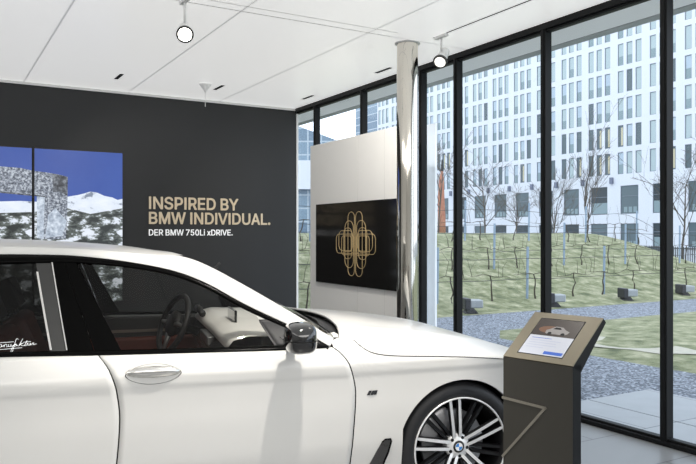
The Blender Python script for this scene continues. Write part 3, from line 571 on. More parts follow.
# ---- bonnet
ZC_X = [-.62, -.5, -.2, .164, .5, .75, .88]; ZC = [1.0, .995, .962, .905, .82, .72, .60]
def bonnet():
    P = []
    ss = [lerp(-.72, .87, (i/96)**1.25) for i in range(97)]
    for k in range(49):
        v = k/48*2-1            # -1 near edge .. 1 far edge
        row = []
        for s_ in ss:
            rear = -.66+.14*(1-v*v)      # rear edge curves forward at the middle
            s = lerp(rear, .87, (s_+.72)/1.59)
            ze = hedge(s)+.003; we = W(s, ze)+.004; zc = interp(ZC_X, ZC, s)
            u = min(1, 1-abs(v)); 
            t = 1-(1-u)**1.15
            f = (1-(1-t)**2.2)**.62
            z = ze+(zc-ze)*f
            wpos = lerp(we, .95, t)
            # power dome creases
            fade = max(0, min(1, (s+.62)/.25))*max(0, min(1, (.85-s)/.3))
            z += .009*fade*math.exp(-((wpos-.42)/.06)**2)
            row.append(Vector((s, (wpos-.95)*(1 if v <= 0 else -1), z)))
        P.append(row)
    mb = MB(); grid(mb, P); return mb
bonnet().build('bonnet', m_paint, car, smooth=True, solid=.012)
# ---- greenhouse lines
RLX = [(-3.42, .985), (-3.30, 1.06), (-3.12, 1.20), (-2.95, 1.30), (-2.7, 1.37), (-2.5, 1.398), (-2.292, 1.408), (-2.015, 1.402), (-1.825, 1.384), (-1.577, 1.342), (-1.455, 1.309), (-1.328, 1.256), (-1.14, 1.148), (-.928, 1.043), (-.863, 1.011), (-.796, .974), (-.728, .934)]
RT = [(-3.75, .99), (-3.60, 1.10), (-3.40, 1.22), (-3.15, 1.325), (-2.85, 1.40), (-2.55, 1.437), (-2.292, 1.447), (-2.015, 1.438), (-1.80, 1.424), (-1.60, 1.404), (-1.45, 1.391), (-1.315, 1.345), (-1.121, 1.237), (-.907, 1.108), (-.83, 1.060), (-.755, 1.008), (-.68, .962)]
RLs = smooth_pts([(s, 0, z) for s, z in RLX], 4); RTs = smooth_pts([(s, 0, z) for s, z in RT], 4)
def wt(s, z): return W(s, z-.03)+.085
def rail():
    P = []
    for i in range(7):
        t = i/6; row = []
        for a, b in zip(RLs, RTs):
            A = LP(a.x, W(a.x, a.z), a.z); B = LP(b.x, wt(b.x, b.z), b.z)
            p = A.lerp(B, t); bul = math.sin(PI*t)*.014
            p += Vector((0, -bul*.75, bul*.66)); row.append(p)
        P.append(row)
    mb = MB(); grid(mb, P); return mb
both(rail, 'roof_rail', m_paint, smooth=True, solid=.015)
RC_X = [-3.45, -3.2, -2.9, -2.65, -2.376, -2.05, -1.732, -1.543, -1.39]; RC = [1.30, 1.385, 1.445, 1.472, 1.478, 1.463, 1.438, 1.408, 1.374]
def at_rt(s):
    return interp([p[0] for p in RT], [p[1] for p in RT], s)
def roof(off=0, f0=0):
    P = []
    for k in range(33):
        v = k/32*2-1; row = []
        for j in range(31):
            s = lerp(-3.15-.28*(1-v*v), -1.47-f0+.09*(1-v*v), j/30)
            zs = at_rt(s); ws = wt(s, zs); zc = max(interp(RC_X, RC, s), zs+.006)
            z = zs+(zc-zs)*(1-abs(v)**2.6)
            row.append(Vector((s, (ws-.95)*-v if v < 0 else (.95-ws)*v, z-off)))
            row[-1].y = (.95-ws)*v
        P.append(row)
    mb = MB(); grid(mb, P); return mb
roof().build('roof', m_paint, car, smooth=True)
roof(.03, .12).build('headlining', m_lining, car, smooth=True)
def screen(front=True):
    P = []
    rows = 17
    side = [Vector((s, 0, z)) for s, z in (RT[10:17] if front else RT[:4])]
    side = resample(smooth_pts(side, 5), rows)
    if front: cen = resample([Vector((-1.40, 0, 1.371)), Vector((-1.21, 0, 1.288)), Vector((-.97, 0, 1.165)), Vector((-.74, 0, 1.045)), Vector((-.60, 0, .97))], rows)
    else: cen = resample([Vector((-4.0, 0, 1.03)), Vector((-3.7, 0, 1.2)), Vector((-3.43, 0, 1.305))], rows)
    for i in range(rows):
        a, c = side[i], cen[i]; ws = wt(a.x, a.z)-.004; row = []
        for k in range(25):
            v = k/24*2-1; f = 1-abs(v)**2.2
            row.append(Vector((lerp(a.x, c.x, f), (.95-ws)*v, lerp(a.z, c.z, f))))
        P.append(row)
    mb = MB(); grid(mb, P); return mb
screen().build('windscreen', m_wshield, car, smooth=True)
screen(False).build('rear_screen', m_cglass, car, smooth=True)
# cowl: black scuttle between windscreen and bonnet
def cowl():
    P = []
    for r in range(4):
        row = []
        for k in range(25):
            v = k/24*2-1; f = 1-v*v
            s = lerp(-.80+.20*f, -.60+.12*f, r/3); z = lerp(.985, .955, r/3)-.03*abs(v)**3-.004*(r > 0)
            row.append(Vector((s, .82*v, z)))
        P.append(row)
    mb = MB(); grid(mb, P); return mb
cowl().build('scuttle_panel', m_mblack, car, smooth=True)
# boot lid and tail
def boot():
    P = []
    for k in range(17):
        v = k/16*2-1; row = []
        for s, z, wd in ((-3.62, 1.0, .80), (-3.95, 1.04, .80), (-4.2, 1.045, .74), (-4.31, 1.03, .70), (-4.33, .9, .70), (-4.34, .6, .70), (-4.33, .35, .68), (-4.28, .2, .64)):
            row.append(Vector((s+.06*v*v*(s < -4.1), wd*v, z-.05*v*v*(z > .95))))
        P.append(row)
    mb = MB(); grid(mb, P); return mb
boot().build('boot_lid', m_paint, car, smooth=True)
# front bumper with grille and lamps
def bumper():
    P = []
    for z in (.62, .58, .5, .4, .3, .2):
        P.append([Vector((.90+(.02 if z < .5 else 0)-.10*abs(v)**2.5*1.0, .56*v, z)) for v in [k/16*2-1 for k in range(17)]])
    mb = MB(); grid(mb, P); return mb
bumper().build('front_bumper', m_paint, car, smooth=True)
for sg in (1, -1):
    MB().prism([(sg*y, z) for y, z in ((.04, .56), (.32, .57), (.33, .48), (.28, .38), (.06, .38), (.035, .46))], -.012, .012, M=Matrix.Translation((.905, 0, 0)) @ Matrix.Rotation(PI/2, 4, 'Z')).build('kidney_grille', m_bright, car, bevel=.004)
def lamp():
    mb = MB(); P = [[LP(s, W(s, z)-.003, z) for s in [lerp(.62, .86, i/8) for i in range(9)]] for z in (.52, .56, .60, .63)]
    grid(mb, P); return mb
both(lamp, 'headlamp', mat('lamp_clear', (.5, .52, .55), .1, .4), smooth=True)
# ---- windows, pillars, trims (all lie on the side surface)
rl = lambda s: interp([p[0] for p in RLX], [p[1] for p in RLX], s)
def band(s0, s1, zb, zt, off=0, n=40, m_=5, se=None):
    """strip between two heights; se=(sl(z), sr(z)) slants the ends"""
    P = []
    for j in range(m_+1):
        row = []
        for i in range(n+1):
            s = lerp(s0, s1, i/n)
            for _ in range(6):
                z = lerp(zb(s), zt(s), j/m_)
                if se: s = lerp(se[0](z), se[1](z), i/n)
            row.append(LP(s, W(s, z)+off, z))
        P.append(row)
    mb = MB(); grid(mb, P); return mb
lin = lambda p, q: (lambda z: p[0]+(q[0]-p[0])*(z-p[1])/(q[1]-p[1]))
gb = lambda s: belt(s)+.017
gt = lambda s: rl(s)-interp([-2.5, -1.9, -1.577, -1.2, -.9], [.052, .030, .022, .024, .022], s)
BF = lin((-1.95, 1.368), (-1.741, .961)); BM = lin((-2.015, 1.402), (-1.856, .955)); BB = lin((-2.059, 1.374), (-1.978, .972)); CL = lin((-2.123, 1.335), (-2.046, .975))
MP = lin((-1.075, 1.075), (-1.00, .94))
fw = both(lambda: band(-1.8, -1.05, gb, gt, .006, se=(BF, MP), m_=12), 'front_side_window', m_cglass, smooth=True)
RE = lin((-2.80, 1.30), (-2.95, .98))
rw = both(lambda: band(-2.9, -2.1, gb, gt, .006, se=(RE, CL), m_=12), 'rear_side_window', m_rglass, smooth=True)
CE = lin((-3.10, 1.20), (-3.36, .985))
both(lambda: band(-3.2, -2.9, gb, gt, .006, se=(lambda z: CE(z)+.03, lambda z: RE(z)-.05), m_=8), 'quarter_window', m_rglass, smooth=True)
def trim_top():
    mb = band(-3.1, -.74, lambda s: gt(s)-.001, rl, -.001, n=70, m_=2); return mb
both(trim_top, 'window_top_trim', m_trim, smooth=True, solid=.008)
both(lambda: band(-3.38, -.735, lambda s: belt(s)-.001, lambda s: min(gb(s)+.001, rl(s)), -.003, n=70, m_=2), 'belt_trim', m_trim, smooth=True, solid=.01)
def pil():
    mb = band(-2, -1.8, gb, lambda s: gt(s)+.004, .001, se=(lambda z: BM(z)+.0008, BF), n=6, m_=10)
    o = band(-2, -1.8, gb, lambda s: gt(s)+.004, .001, se=(BB, lambda z: BM(z)-.0008), n=6, m_=10); mb.add(o.v, o.f); return mb
both(pil, 'centre_pillar', m_trim, smooth=True)
both(lambda: band(-2.1, -2, gb, lambda s: gt(s)+.004, .004, se=(CL, BB), n=3, m_=10), 'door_frame', mat('dark_grey_frame', (.035, .035, .034), .3), smooth=True)
both(lambda: band(-2.9, -2.85, gb, lambda s: gt(s)+.004, 0, se=(lambda z: RE(z)-.05, RE), n=3, m_=10), 'window_divider', m_trim, smooth=True, solid=.008)
both(lambda: band(-3.4, -3.2, gb, lambda s: rl(s)-.004, 0, se=(lambda z: CE(z)-.045, lambda z: CE(z)+.03), n=5, m_=8), 'rear_pillar_trim', m_trim, smooth=True, solid=.008)
def slim(cv, z0, z1, w, off):
    mb = MB(); grid(mb, [[LP(cv(z)+d, W(cv(z), z)+off, z) for d in (-w/2, w/2)] for z in [lerp(z0, z1, i/10) for i in range(11)]]); return mb
def cstr():
    mb = slim(CL, .975, 1.325, .009, -.003); o = slim(BB, .972, 1.368, .005, -.003); mb.add(o.v, o.f); return mb
both(cstr, 'chrome_strip', m_bright, solid=.004)
def patch():       # black corner behind the mirror
    mb = MB(); P = []
    for i in range(9):
        z = lerp(gb(-1), 1.07, i/8); s0 = MP(z); row = []
        s1 = [p for p in [lerp(-1.08, -.73, k/200) for k in range(201)] if rl(p) >= z]; s1 = (max(s1) if s1 else s0)
        for k in range(7): s = lerp(s0, max(s1, s0), k/6); row.append(LP(s, W(s, z)+.0005, z))
        P.append(row)
    grid(mb, P); return mb
both(patch, 'corner_panel', m_mblack, smooth=True, solid=.006)
both(lambda: slim(MP, .95, 1.06, .012, -.002), 'corner_seal', m_mblack)
# ---- script lettering on the rear side window
def script():
    strokes = [[(0, .2), (.0, .75), (.05, .1), (.16, .95), (.14, .1), (.2, .0)],   # M
               [(.28, .42), (.22, .3), (.22, .08), (.29, .1), (.3, .42), (.31, .08), (.36, .3), (.37, .05), (.39, .35), (.44, .35), (.44, .06), (.48, .12), (.49, .38), (.49, .1), (.54, .08), (.55, .38), (.56, .1), (.6, .15)],
               [(.74, .9), (.68, .9), (.60, -.55), (.56, -.5), (.62, .2), (.68, .32), (.62, .1), (.68, .08), (.69, .35), (.70, .08), (.74, .2)],
               [(.86, .95), (.76, .05), (.8, .28), (.88, .38), (.81, .22), (.87, .05), (.93, .2), (.98, .7), (.92, .05), (.97, .1), (1.0, .36), (1.01, .08), (1.05, .1), (1.07, .36), (1.07, .08), (1.11, .2), (1.14, .36), (1.16, .3), (1.15, .1), (1.24, .2)],
               [(.88, .5), (1.08, .52)], [(.24, -.22), (.85, -.18)], [(.25, .62), (.62, .64)]]
    mb = MB()
    for st in strokes:
        pts = smooth_pts([(x, 0, y) for x, y in st], 4) if len(st) > 2 else [Vector((x, 0, y)) for x, y in st]
        P = []
        for p in pts:
            s = -2.30+p.x*.155; z = .992+p.z*.034+(p.x*.004); P.append(LP(s, W(s, z)+.003, z))
        mb.tube(P, .0011, 5)
    return mb
sc_ = script().build('script_lettering', m_twhite, rw[0])
# ---- handles
def handle_cup():
    P = []; n = 28
    for r in (1.0, .82, .5, .0):
        row = []
        for k in range(n+1):
            a = 2*PI*k/n; s = -1.597+.128*r*math.cos(a); z = .853+.046*r*math.copysign(abs(math.sin(a))**1.35, math.sin(a))
            row.append(LP(s, W(s, z)+(-.0015 if r == 1 else .006+.014*(1-r)), z))
        P.append(row)
    mb = MB(); grid(mb, P); return mb
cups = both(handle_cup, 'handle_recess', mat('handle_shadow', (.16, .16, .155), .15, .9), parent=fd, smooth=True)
def handle_bar():
    mb = MB(); P = []; 
    for k in range(21):
        t = k/20; s = lerp(-1.722, -1.472, t); q = math.sin(PI*min(1, max(0, t)))**.45
        zc = .864-.002*t; h = .026*q+.002; wb_ = W(s, zc)
        prof = [(wb_-.004, h), (wb_-.018*q-.005, h*.75), (wb_-.024*q-.005, h*.1), (wb_-.018*q-.005, -h*.6), (wb_-.003, -h)]
        P.append([LP(s, w, zc+dz) for w, dz in prof])
    grid(mb, P); return mb
both(handle_bar, 'door_handle', m_bright, parent=fd, smooth=True, solid=.004)
def move_handle(mb):
    mb.v = [(x-1.16, y, z+.008) for x, y, z in mb.v]; return mb
both(lambda: move_handle(handle_bar()), 'door_handle', m_bright, parent=rd, smooth=True, solid=.004)
# ---- badge and air breather on the fender
def badge(k=0):
    mb = MB(); z0, z1 = .682, .704
    for a, b, c in ((-.545, -.530, .012), (-.527, -.512, .012)):
        mb.face([LP(a, W(a, z0)-.003, z0), LP(b, W(a, z0)-.003, z0), LP(b+c, W(a, z1)-.003, z1), LP(a+c, W(a, z1)-.003, z1)])
    mb.face([LP(-.508, W(-.5, z0)-.003, z0), LP(-.494, W(-.5, z0)-.003, z0), LP(-.487, W(-.5, z1)-.003, z1), LP(-.515, W(-.5, z1)-.003, z1)])
    return mb
both(badge, 'badge', mat('badge_dark', (.06, .06, .065), .2, .6), parent=ff, solid=.002)
VC = [(-.60, .20), (-.56, .26), (-.525, .32), (-.492, .384), (-.462, .436), (-.446, .449), (-.415, .449), (-.411, .436), (-.425, .378), (-.455, .30), (-.48, .24), (-.50, .20)]
both(lambda: MB().face([LP(s, W(s, z)-.004, z) for s, z in VC]), 'air_vent', m_black, parent=ff, solid=.006)
both(lambda: MB().tube([LP(s, W(s, z)-.006, z) for s, z in VC[4:]], .004, 6), 'vent_trim', m_trim, parent=ff)
# ---- door mirrors
def mirror_head():
    mb = MB(); P = []
    n = 24
    sec = [(-.02, .35), (-.035, .75), (-.09, .98), (-.15, 1.0), (-.20, .92), (-.235, .7), (-.248, .3), (-.25, .02)]
    for w, q in sec:
        row = []
        for k in range(n+1):
            a = 2*PI*k/n; c, s_ = math.cos(a), math.sin(a)
            ex = lambda v, e: math.copysign(abs(v)**e, v)
            sx = .068*q*ex(c, .65) + (.012 if c > 0 else 0)*q; sz = .074*q*ex(s_, .6)
            row.append(LP(-.935+sx+(-.02*(-w)), w, 1.012+sz))
        P.append(row)
    grid(mb, P); mb.f.append(tuple(range(n))); mb.mi.append(0); return mb
mr = both(mirror_head, 'door_mirror', m_black, smooth=True)
both(lambda: MB().tube([LP(-.935, .10, .955), LP(-.935, .03, .952), LP(-.935, -.05, .965), LP(-.94, -.1, .985)], [.028, .022, .022, .03], 12), 'mirror_arm', m_trim, parent=mr, smooth=True)
def mirror_line():
    mb = MB(); 
    mb.tube([LP(-.935+dx, w, 1.005) for dx, w in ((-.072, -.04), (-.076, -.12), (-.072, -.2), (-.05, -.247), (.0, -.256), (.05, -.245), (.078, -.2), (.084, -.12), (.07, -.04))], .0018, 6); return mb
both(mirror_line, 'mirror_seam', m_bseal, parent=mr)
# ---- wheels
def wheel(name='wheel'):
    # axis along local y, outward face at -y
    R90 = Matrix.Rotation(PI/2, 4, 'X')       # z -> -y
    root = MB().lathe([(.266, -.008), (.2745, -.004), (.2745, .006), (.270, .011), (.2655, .006), (.264, -.002)], 72, R90, 0).build(name, m_alu, car, smooth=True)
    # barrel behind the lip is dark
    MB().lathe([(.265, .002), (.259, -.004), (.252, -.03), (.240, -.07), (.231, -.20), (.25, -.235)], 60, R90).build('rim_barrel', m_rimblk, root, smooth=True)
    MB().lathe([(.268, -.22), (.30, -.228), (.333, -.222), (.349, -.205), (.353, -.17), (.353, -.05), (.349, -.018), (.337, .002), (.315, .010), (.292, .010), (.276, .004), (.270, -.004)], 80, R90).build('tyre', m_tyre, root, smooth=True)
    def spoke(mb, ang, w0, w1, r0, r1, y0, y1, th, sg, mi):
        # one bar from the hub to the rim, offset sideways
        P = []
        for i in range(9):
            t = i/8; r = lerp(r0, r1, t); side = sg*(lerp(w0, w1, t)+.010*math.sin(PI*t)*0 ); y = lerp(y0, y1, t**.7)
            hw = lerp(.0088, .0078, t)
            row = []
            for d, dy in ((-hw, 0), (hw, 0), (hw+.004, th), (-hw-.004, th)):
                p = Vector((r, -y+dy, side+d)); row.append(Matrix.Rotation(-ang, 4, 'Y') @ p)
            P.append(row)
        b0 = len(mb.v)
        mb.v += [tuple(v) for r_ in P for v in r_]
        for i in range(8):
            for k in range(4):
                mb.f.append((b0+i*4+k, b0+i*4+(k+1) % 4, b0+(i+1)*4+(k+1) % 4, b0+(i+1)*4+k)); mb.mi.append(mi if k == 0 else 1)
        return mb
    for a in range(5):
        mb = MB(); an = math.radians(98+72*a)
        for sg in (1, -1): spoke(mb, an, .018, .027, .045, .266, -.030, .004, .022, sg, 0)
        mb.build('spoke', [m_alu, m_rimblk], root)
        mb = MB(); an += math.radians(36)
        for sg in (1, -1): spoke(mb, an, .014, .022, .05, .260, -.050, -.018, .022, sg, 1)
        mb.build('spoke', [m_alu, m_rimblk], root)
    MB().lathe([(0, -.028), (.030, -.028), (.034, -.024), (.052, -.030), (.066, -.034), (.072, -.045), (.07, -.08)], 40, R90).build('hub', m_alu, root, auto=35)
    for a in range(5):
        mb = MB(); an = math.radians(62+72*a); c = Vector((.052*math.cos(an), .033, .052*math.sin(an)))
        mb.lathe([(0, .006), (.009, .006), (.009, .0)], 12, Matrix.Translation(c) @ R90)
        mb.build('wheel_bolt', m_rimblk, root)
    cap = MB().lathe([(0, -.022), (.031, -.022), (.033, -.026), (.033, -.03)], 32, R90).build('hub_cap', m_mblack, root, smooth=True)
    mb = MB()
    for q in range(4):
        mb.face([(0, .0213, 0)]+[(.0195*math.cos(a), .0213, .0195*math.sin(a)) for a in [PI/2*q+PI/2*i/8 for i in range(9)]], q % 2)
    mb.lathe([(.0195, -.0212), (.022, -.0212)], 32, R90, 2)
    mb.build('roundel', [mat('roundel_white', (.85, .85, .85), .3), mat('roundel_blue', (.03, .22, .6), .3), m_alu], root)
    MB().lathe([(.05, -.10), (.185, -.10), (.187, -.104), (.187, -.128), (.05, -.13)], 60, R90).build('brake_disc', m_brake, root, auto=40)
    mb = MB()
    P = []
    for i in range(13):
        an = math.radians(lerp(105, 165, i/12)); P.append([Vector((r*math.cos(an), y, r*math.sin(an))) for r, y in ((.12, .085), (.125, .065), (.20, .065), (.215, .075), (.215, .13), (.12, .13))])
    for r_ in P: r_.append(r_[0])
    grid(mb, P); mb.build('brake_caliper', mat('caliper_grey', (.33, .33, .34), .35, .5), root, auto=40)
    return root
wh = wheel()
def tyre_bend(p):        # lettering bent round the sidewall
    return p
wh.location = LP(0, .035, .355)
txt = text('tyre_lettering', 'PIRELLI', mat('tyre_mark', (.004, .004, .004), .35), .075, 0, 0, 0, wh, .01, .001)
for v in txt.data.vertices:
    x, z = v.co.x-.037, v.co.z; r = .306+z*.75; an = math.radians(84)-x/.312
    v.co = (r*math.cos(an), -.0115, r*math.sin(an))
wh2 = dup(wh, LP(-3.21, .035, .355)); wh2.parent = car
for s in (0, -3.21):
    w2 = dup(wh, (s, .95-.035, .355), PI); w2.parent = car
# steer the front wheel a touch: straight in the photograph
# wheel housings
def liner(c):
    mb = MB(); P = []
    for i in range(25):
        a = PI*i/24*1.1-PI*.05; r = AR+.012
        P.append([LP(c+r*math.cos(a), w, .355+r*math.sin(a)) for w in (.045, .1, .32)])
    grid(mb, P); mb.face([p[2] for p in P]); return mb
both(lambda: liner(0), 'wheel_liner', m_bseal)
both(lambda: liner(-3.21), 'wheel_liner', m_bseal)
# floor pan and inner walls
MB().box(-4.2, .8, -.62, .62, .14, .2).build('floor_pan', m_bseal, car)
# ---- cabin
def cab(name, mb, m, **k): return mb.build(name, m, car, **k)
both(lambda: MB().box(-2.9, -.75, -.83, -.76, .3, .935), 'door_lining', m_lining, bevel=.015)
both(lambda: MB().box(-2.75, -1.05, -.765, -.715, .62, .80), 'armrest', m_leather, bevel=.02)
both(lambda: MB().box(-2.75, -1.0, -.758, -.75, .83, .85), 'wood_inlay', mat('polished_inlay', (.5, .45, .38), .2, .4))
cab('cabin_floor', MB().box(-3.0, -.6, -.76, .76, .24, .27), m_lining)
def dash():
    prof = [(-.60, .955, 0), (-.88, .975, 0), (-1.12, .985, 0), (-1.20, .965, 0), (-1.23, .93, 0), (-1.21, .90, 1), (-1.25, .86, 2), (-1.26, .80, 2), (-1.2, .72, 1), (-1.1, .5, 1), (-.9, .35, 1)]
    mb = MB(); ys = [lerp(-.77, .77, k/24) for k in range(25)]
    P = [[Vector((s-(.04*math.exp(-((y-.37)/.2)**2) if 1 < i < 5 else 0), y, z+(.03*math.exp(-((y-.37)/.18)**4) if 0 < i < 5 else 0))) for y in ys] for i, (s, z, m) in enumerate(prof)]
    for i in range(len(P)-1): grid(mb, P[i:i+2], prof[i][2])
    return mb
cab('dashboard', dash(), [m_cream, m_dleather, mat('dash_inlay', (.35, .32, .28), .25, .3)], smooth=True)
cab('centre_display', MB().box(-1.10, -1.085, -.18, .10, .93, 1.055), m_black, bevel=.005)
cab('centre_vents', MB().box(-1.262, -1.22, -.2, .18, .86, .91), mat('vent_metal', (.3, .3, .3), .3, .7), bevel=.006)
cab('instrument_hood', MB().tube([(-1.24, .22, 1.0), (-1.25, .30, 1.02), (-1.25, .44, 1.02), (-1.24, .52, 1.0)], .022, 8), m_dleather, smooth=True)
cab('centre_console', MB().box(-2.4, -1.0, -.12, .12, .3, .66).box(-2.3, -1.75, -.13, .13, .66, .74), m_leather, bevel=.03)
# steering wheel
SWc = Vector((-1.41, .38, .925)); SWM = Matrix.Translation(SWc) @ Matrix.Rotation(math.radians(17), 4, 'Z') @ Matrix.Rotation(math.radians(-69), 4, 'Y')
sw = MB(); sw.tube([SWM @ Vector((.188*math.cos(a), .188*math.sin(a), 0)) for a in [2*PI*i/40 for i in range(40)]], .0185, 10, closed=True)
swo = cab('steering_wheel', sw, m_dleather, smooth=True)
MB().lathe([(0, .03), (.06, .028), (.088, .01), (.08, -.02), (.03, -.05), (.028, -.22)], 28, SWM).build('wheel_boss', m_dleather, swo, smooth=True)
mb = MB()
for a in (0, PI, -PI/2): mb.tube([SWM @ Vector((r*math.sin(a), r*math.cos(a), .004)) for r in (.06, .12, .18)], [.022, .014, .012], 8)
mb.build('wheel_spoke', mat('spoke_silver', (.35, .35, .34), .3, .7), swo, smooth=True)
cab('rear_view_mirror', MB().box(-1.24, -1.215, -.12, .12, 1.235, 1.30).tube([(-1.2, 0, 1.29), (-1.16, 0, 1.33)], .01, 8), m_mblack, bevel=.008)
def seat(x, y, rear=False):
    mb = MB().box(x-.05, x+.5, y-.25, y+.25, .36, .56)
    o = cab('seat_cushion', mb, m_leather, bevel=.06, seg=4, auto=60)
    M = Matrix.Translation((x, y, .5)) @ Matrix.Rotation(math.radians(-20), 4, 'Y')
    cab('seat_backrest', MB().box(-.14, .0, -.25, .25, 0, .58, M=M), m_leather, bevel=.055, seg=4, auto=60)
    cab('headrest', MB().box(-.11, -.01, -.13, .13, .62, .80, M=M).box(-.07, -.055, -.05, .05, .55, .64, M=M), m_dleather, bevel=.035, seg=3, auto=60)
for y in (-.38, .38): seat(-2.08, y); seat(-3.05, y)
# ================================================================== OUTSIDE
m_pave = tile_mat('paving_slabs', (.34, .36, .38), (.40, .42, .44), (.16, .17, .18), 1.2, 1.2, .006, .6, off=.5, noise=.1)
m_gravel = ramp_mat('blue_grey_gravel', 'voronoi', 42, [(.15, (.06, .07, .085)), (.5, (.16, .18, .215)), (.85, (.36, .39, .44))], .9, bump=.6)
m_grass = ramp_mat('winter_grass', 'noise', 3.2, [(.32, (.07, .085, .04)), (.46, (.17, .185, .095)), (.55, (.25, .255, .155)), (.68, (.40, .385, .26))], .95, bump=.6, detail=15)
m_conc = mat('pale_facade', (.66, .68, .71), .8, noise=.03)
m_soffit = mat('soffit_grey', (.58, .60, .61), .6, emit=.34, noise=.02)  # grey lifted by a glow of its own; the soffit is no lamp
m_asph = mat('street_grey', (.30, .32, .34), .9, noise=.1)
# soffit and fascia
struct(MB().box(GA+.05, 5.12, -12, 40, CEIL, CEIL+.15).build('ceiling_soffit', m_soffit))
struct(MB().box(5.132, 5.25, -12, 40, CEIL-.004, CEIL+.4).build('ceiling_fascia', mat('fascia_grey', (.5, .52, .53), .6)))
struct(MB().box(-8, 5.2, -7, 40, CEIL+.16, CEIL+.4).build('roof_slab', m_soffit))
struct(MB().box(-8, GA-.1, BU+.13, 9.6, 0, CEIL+.15).build('wall_outer', m_conc))
# ground surfaces
struct(MB().box(GA, 5.18, -8, 4.5, -.06, -.002).box(5.195, 6.05, -8, 4.5, -.06, -.002).box(GA, 4.95, 4.5, 40, -.06, -.002).build('pavement', m_pave))
struct(MB().box(GA, 9, -8, 10.0, -.12, -.012).build('ground_gravel_strip', m_gravel))
struct(MB().box(4.9, 60, 8.0, 12.5, -.10, -.014).build('path_gravel', m_gravel))
mb = MB(); P = []
for i in range(60):
    a = lerp(0, 1, i/59); P.append([])
    for j in range(24):
        aa = 7.12+a*40; uu = lerp(-8, 8.45+.02*aa, j/23)
        edge = min(1, (aa-7.12)/.15, (8.45+.02*aa-uu)/.15)
        P[-1].append((aa, uu, .035*max(0, edge)-.015+.02*math.sin(aa*1.3)*math.sin(uu*1.7)*max(0, edge)))
grid(mb, P); struct(mb.build('lawn_level', m_grass, smooth=True))
rs = random.Random(9)
mb = MB(); n_p = 26
mb.face([(8.15+.5*math.cos(t)*(1+.18*math.sin(3*t)+.08*math.sin(7*t)), 6.25+.85*math.sin(t)*(1+.15*math.cos(5*t)), .030) for t in [2*PI*i/n_p for i in range(n_p)]])
tag(mb.build('sand', mat('pale_sand', (.42, .40, .33), .9, noise=.25, nscale=9)), 'pale sandy bare patch in the lawn beyond the glass', 'sand', kind='stuff')
def mound(a, u):
    t = min(1, max(0, (u-10.55)/6.2)); t = t*t*(3-2*t)*.55+t*.45
    e = min(1, max(0, (24.0-a)/4.7)); e = e*e*(3-2*e)
    return 1.53*t*e+.05*math.sin(a*.9+u*.5)*t*e
mb = MB(); P = []
for i in range(120):
    a = lerp(4.2, 34, i/119); P.append([(a, u, mound(a, u)-.012) for u in [lerp(10.4, 40, (j/69)**1.4) for j in range(70)]])
grid(mb, P); struct(mb.build('lawn_bank', m_grass, smooth=True))
struct(MB().add([(-60, 9.6, -.05), (160, 9.6, -.05), (160, 170, -.05), (-60, 170, -.05)], [(0, 1, 2, 3)]).add([(30, -60, -.05), (160, -60, -.05), (160, 9.6, -.05), (30, 9.6, -.05)], [(0, 1, 2, 3)]).build('ground_street', m_asph))
# ---------------- white office building
m_bgl = tile_mat('curtain_glass', (.14, .20, .26), (.20, .28, .34), (.40, .46, .50), 1.5, 1.5, .08, .2, noise=.3)
for n_ in m_bgl.node_tree.nodes:
    if n_.type == 'MAPPING': n_.inputs['Rotation'].default_value = (PI/2, 0, 0)
FA, PER, U0 = 75.4, 4.66, 57.2
ofs = [(0, .86), (1.32, .86), (2.64, .86)]
rows_ = [(9.2+3.43*k, 9.2+3.43*k+2.75) for k in range(13)]
cols_ = [(U0+PER*k+o, U0+PER*k+o+w) for k in range(-10, 13) for o, w in ofs if U0+PER*k+o+w < 116.8]
bigs = [(57.64+PER*k, 57.64+PER*k+2.65) for k in range(-10, 12)]
allrows = [(0.05, 2.95, bigs), (4.15, 7.72, bigs)]+[(a, b, cols_) for a, b in rows_]
UMIN, UMAX, ZMAX = 8.0, 117.0, 54.5
bld = thing('office_building', 'long white office building with rows of tall narrow windows across the street', 'building', (FA, 60, 0))
wl = MB(); zc_ = 0
wins = []
D = .14
for z0, z1, cl in allrows:
    wl.face([(0, UMIN-60, zc_), (0, UMAX-60, zc_), (0, UMAX-60, z0), (0, UMIN-60, z0)])
    uc = UMIN
    for a, b in cl:
        wl.face([(0, uc-60, z0), (0, a-60, z0), (0, a-60, z1), (0, uc-60, z1)]); uc = b
        for q in ([(0, a, z0), (D, a, z0), (D, a, z1), (0, a, z1)], [(0, b, z0), (D, b, z0), (D, b, z1), (0, b, z1)], [(0, a, z0), (0, b, z0), (D, b, z0), (D, a, z0)], [(0, a, z1), (0, b, z1), (D, b, z1), (D, a, z1)]):
            wl.face([(x, y-60, z) for x, y, z in q])
        wins.append((a, b, z0, z1))
    wl.face([(0, uc-60, z0), (0, UMAX-60, z0), (0, UMAX-60, z1), (0, uc-60, z1)]); zc_ = z1
wl.face([(0, UMIN-60, zc_), (0, UMAX-60, zc_), (0, UMAX-60, ZMAX), (0, UMIN-60, ZMAX)])
wl.box(D+.05, 16, UMIN-60, UMAX-60, 0, ZMAX)
wl.build('facade', m_conc, bld)
MB().box(.5, 14, UMAX-60+.01, UMAX-60+9, 0, 58).build('glazed_wing', m_bgl, bld)
gl = [mat('pane_%s' % n, c, .2, noise=.05, spec=.25) for n, c in (('pale', (.42, .50, .50)), ('teal', (.24, .31, .32)), ('deep', (.12, .155, .165)), ('grey', (.055, .068, .075)), ('frame', (.20, .23, .26)), ('warm', (.55, .5, .34)), ('blind', (.42, .50, .56)))]
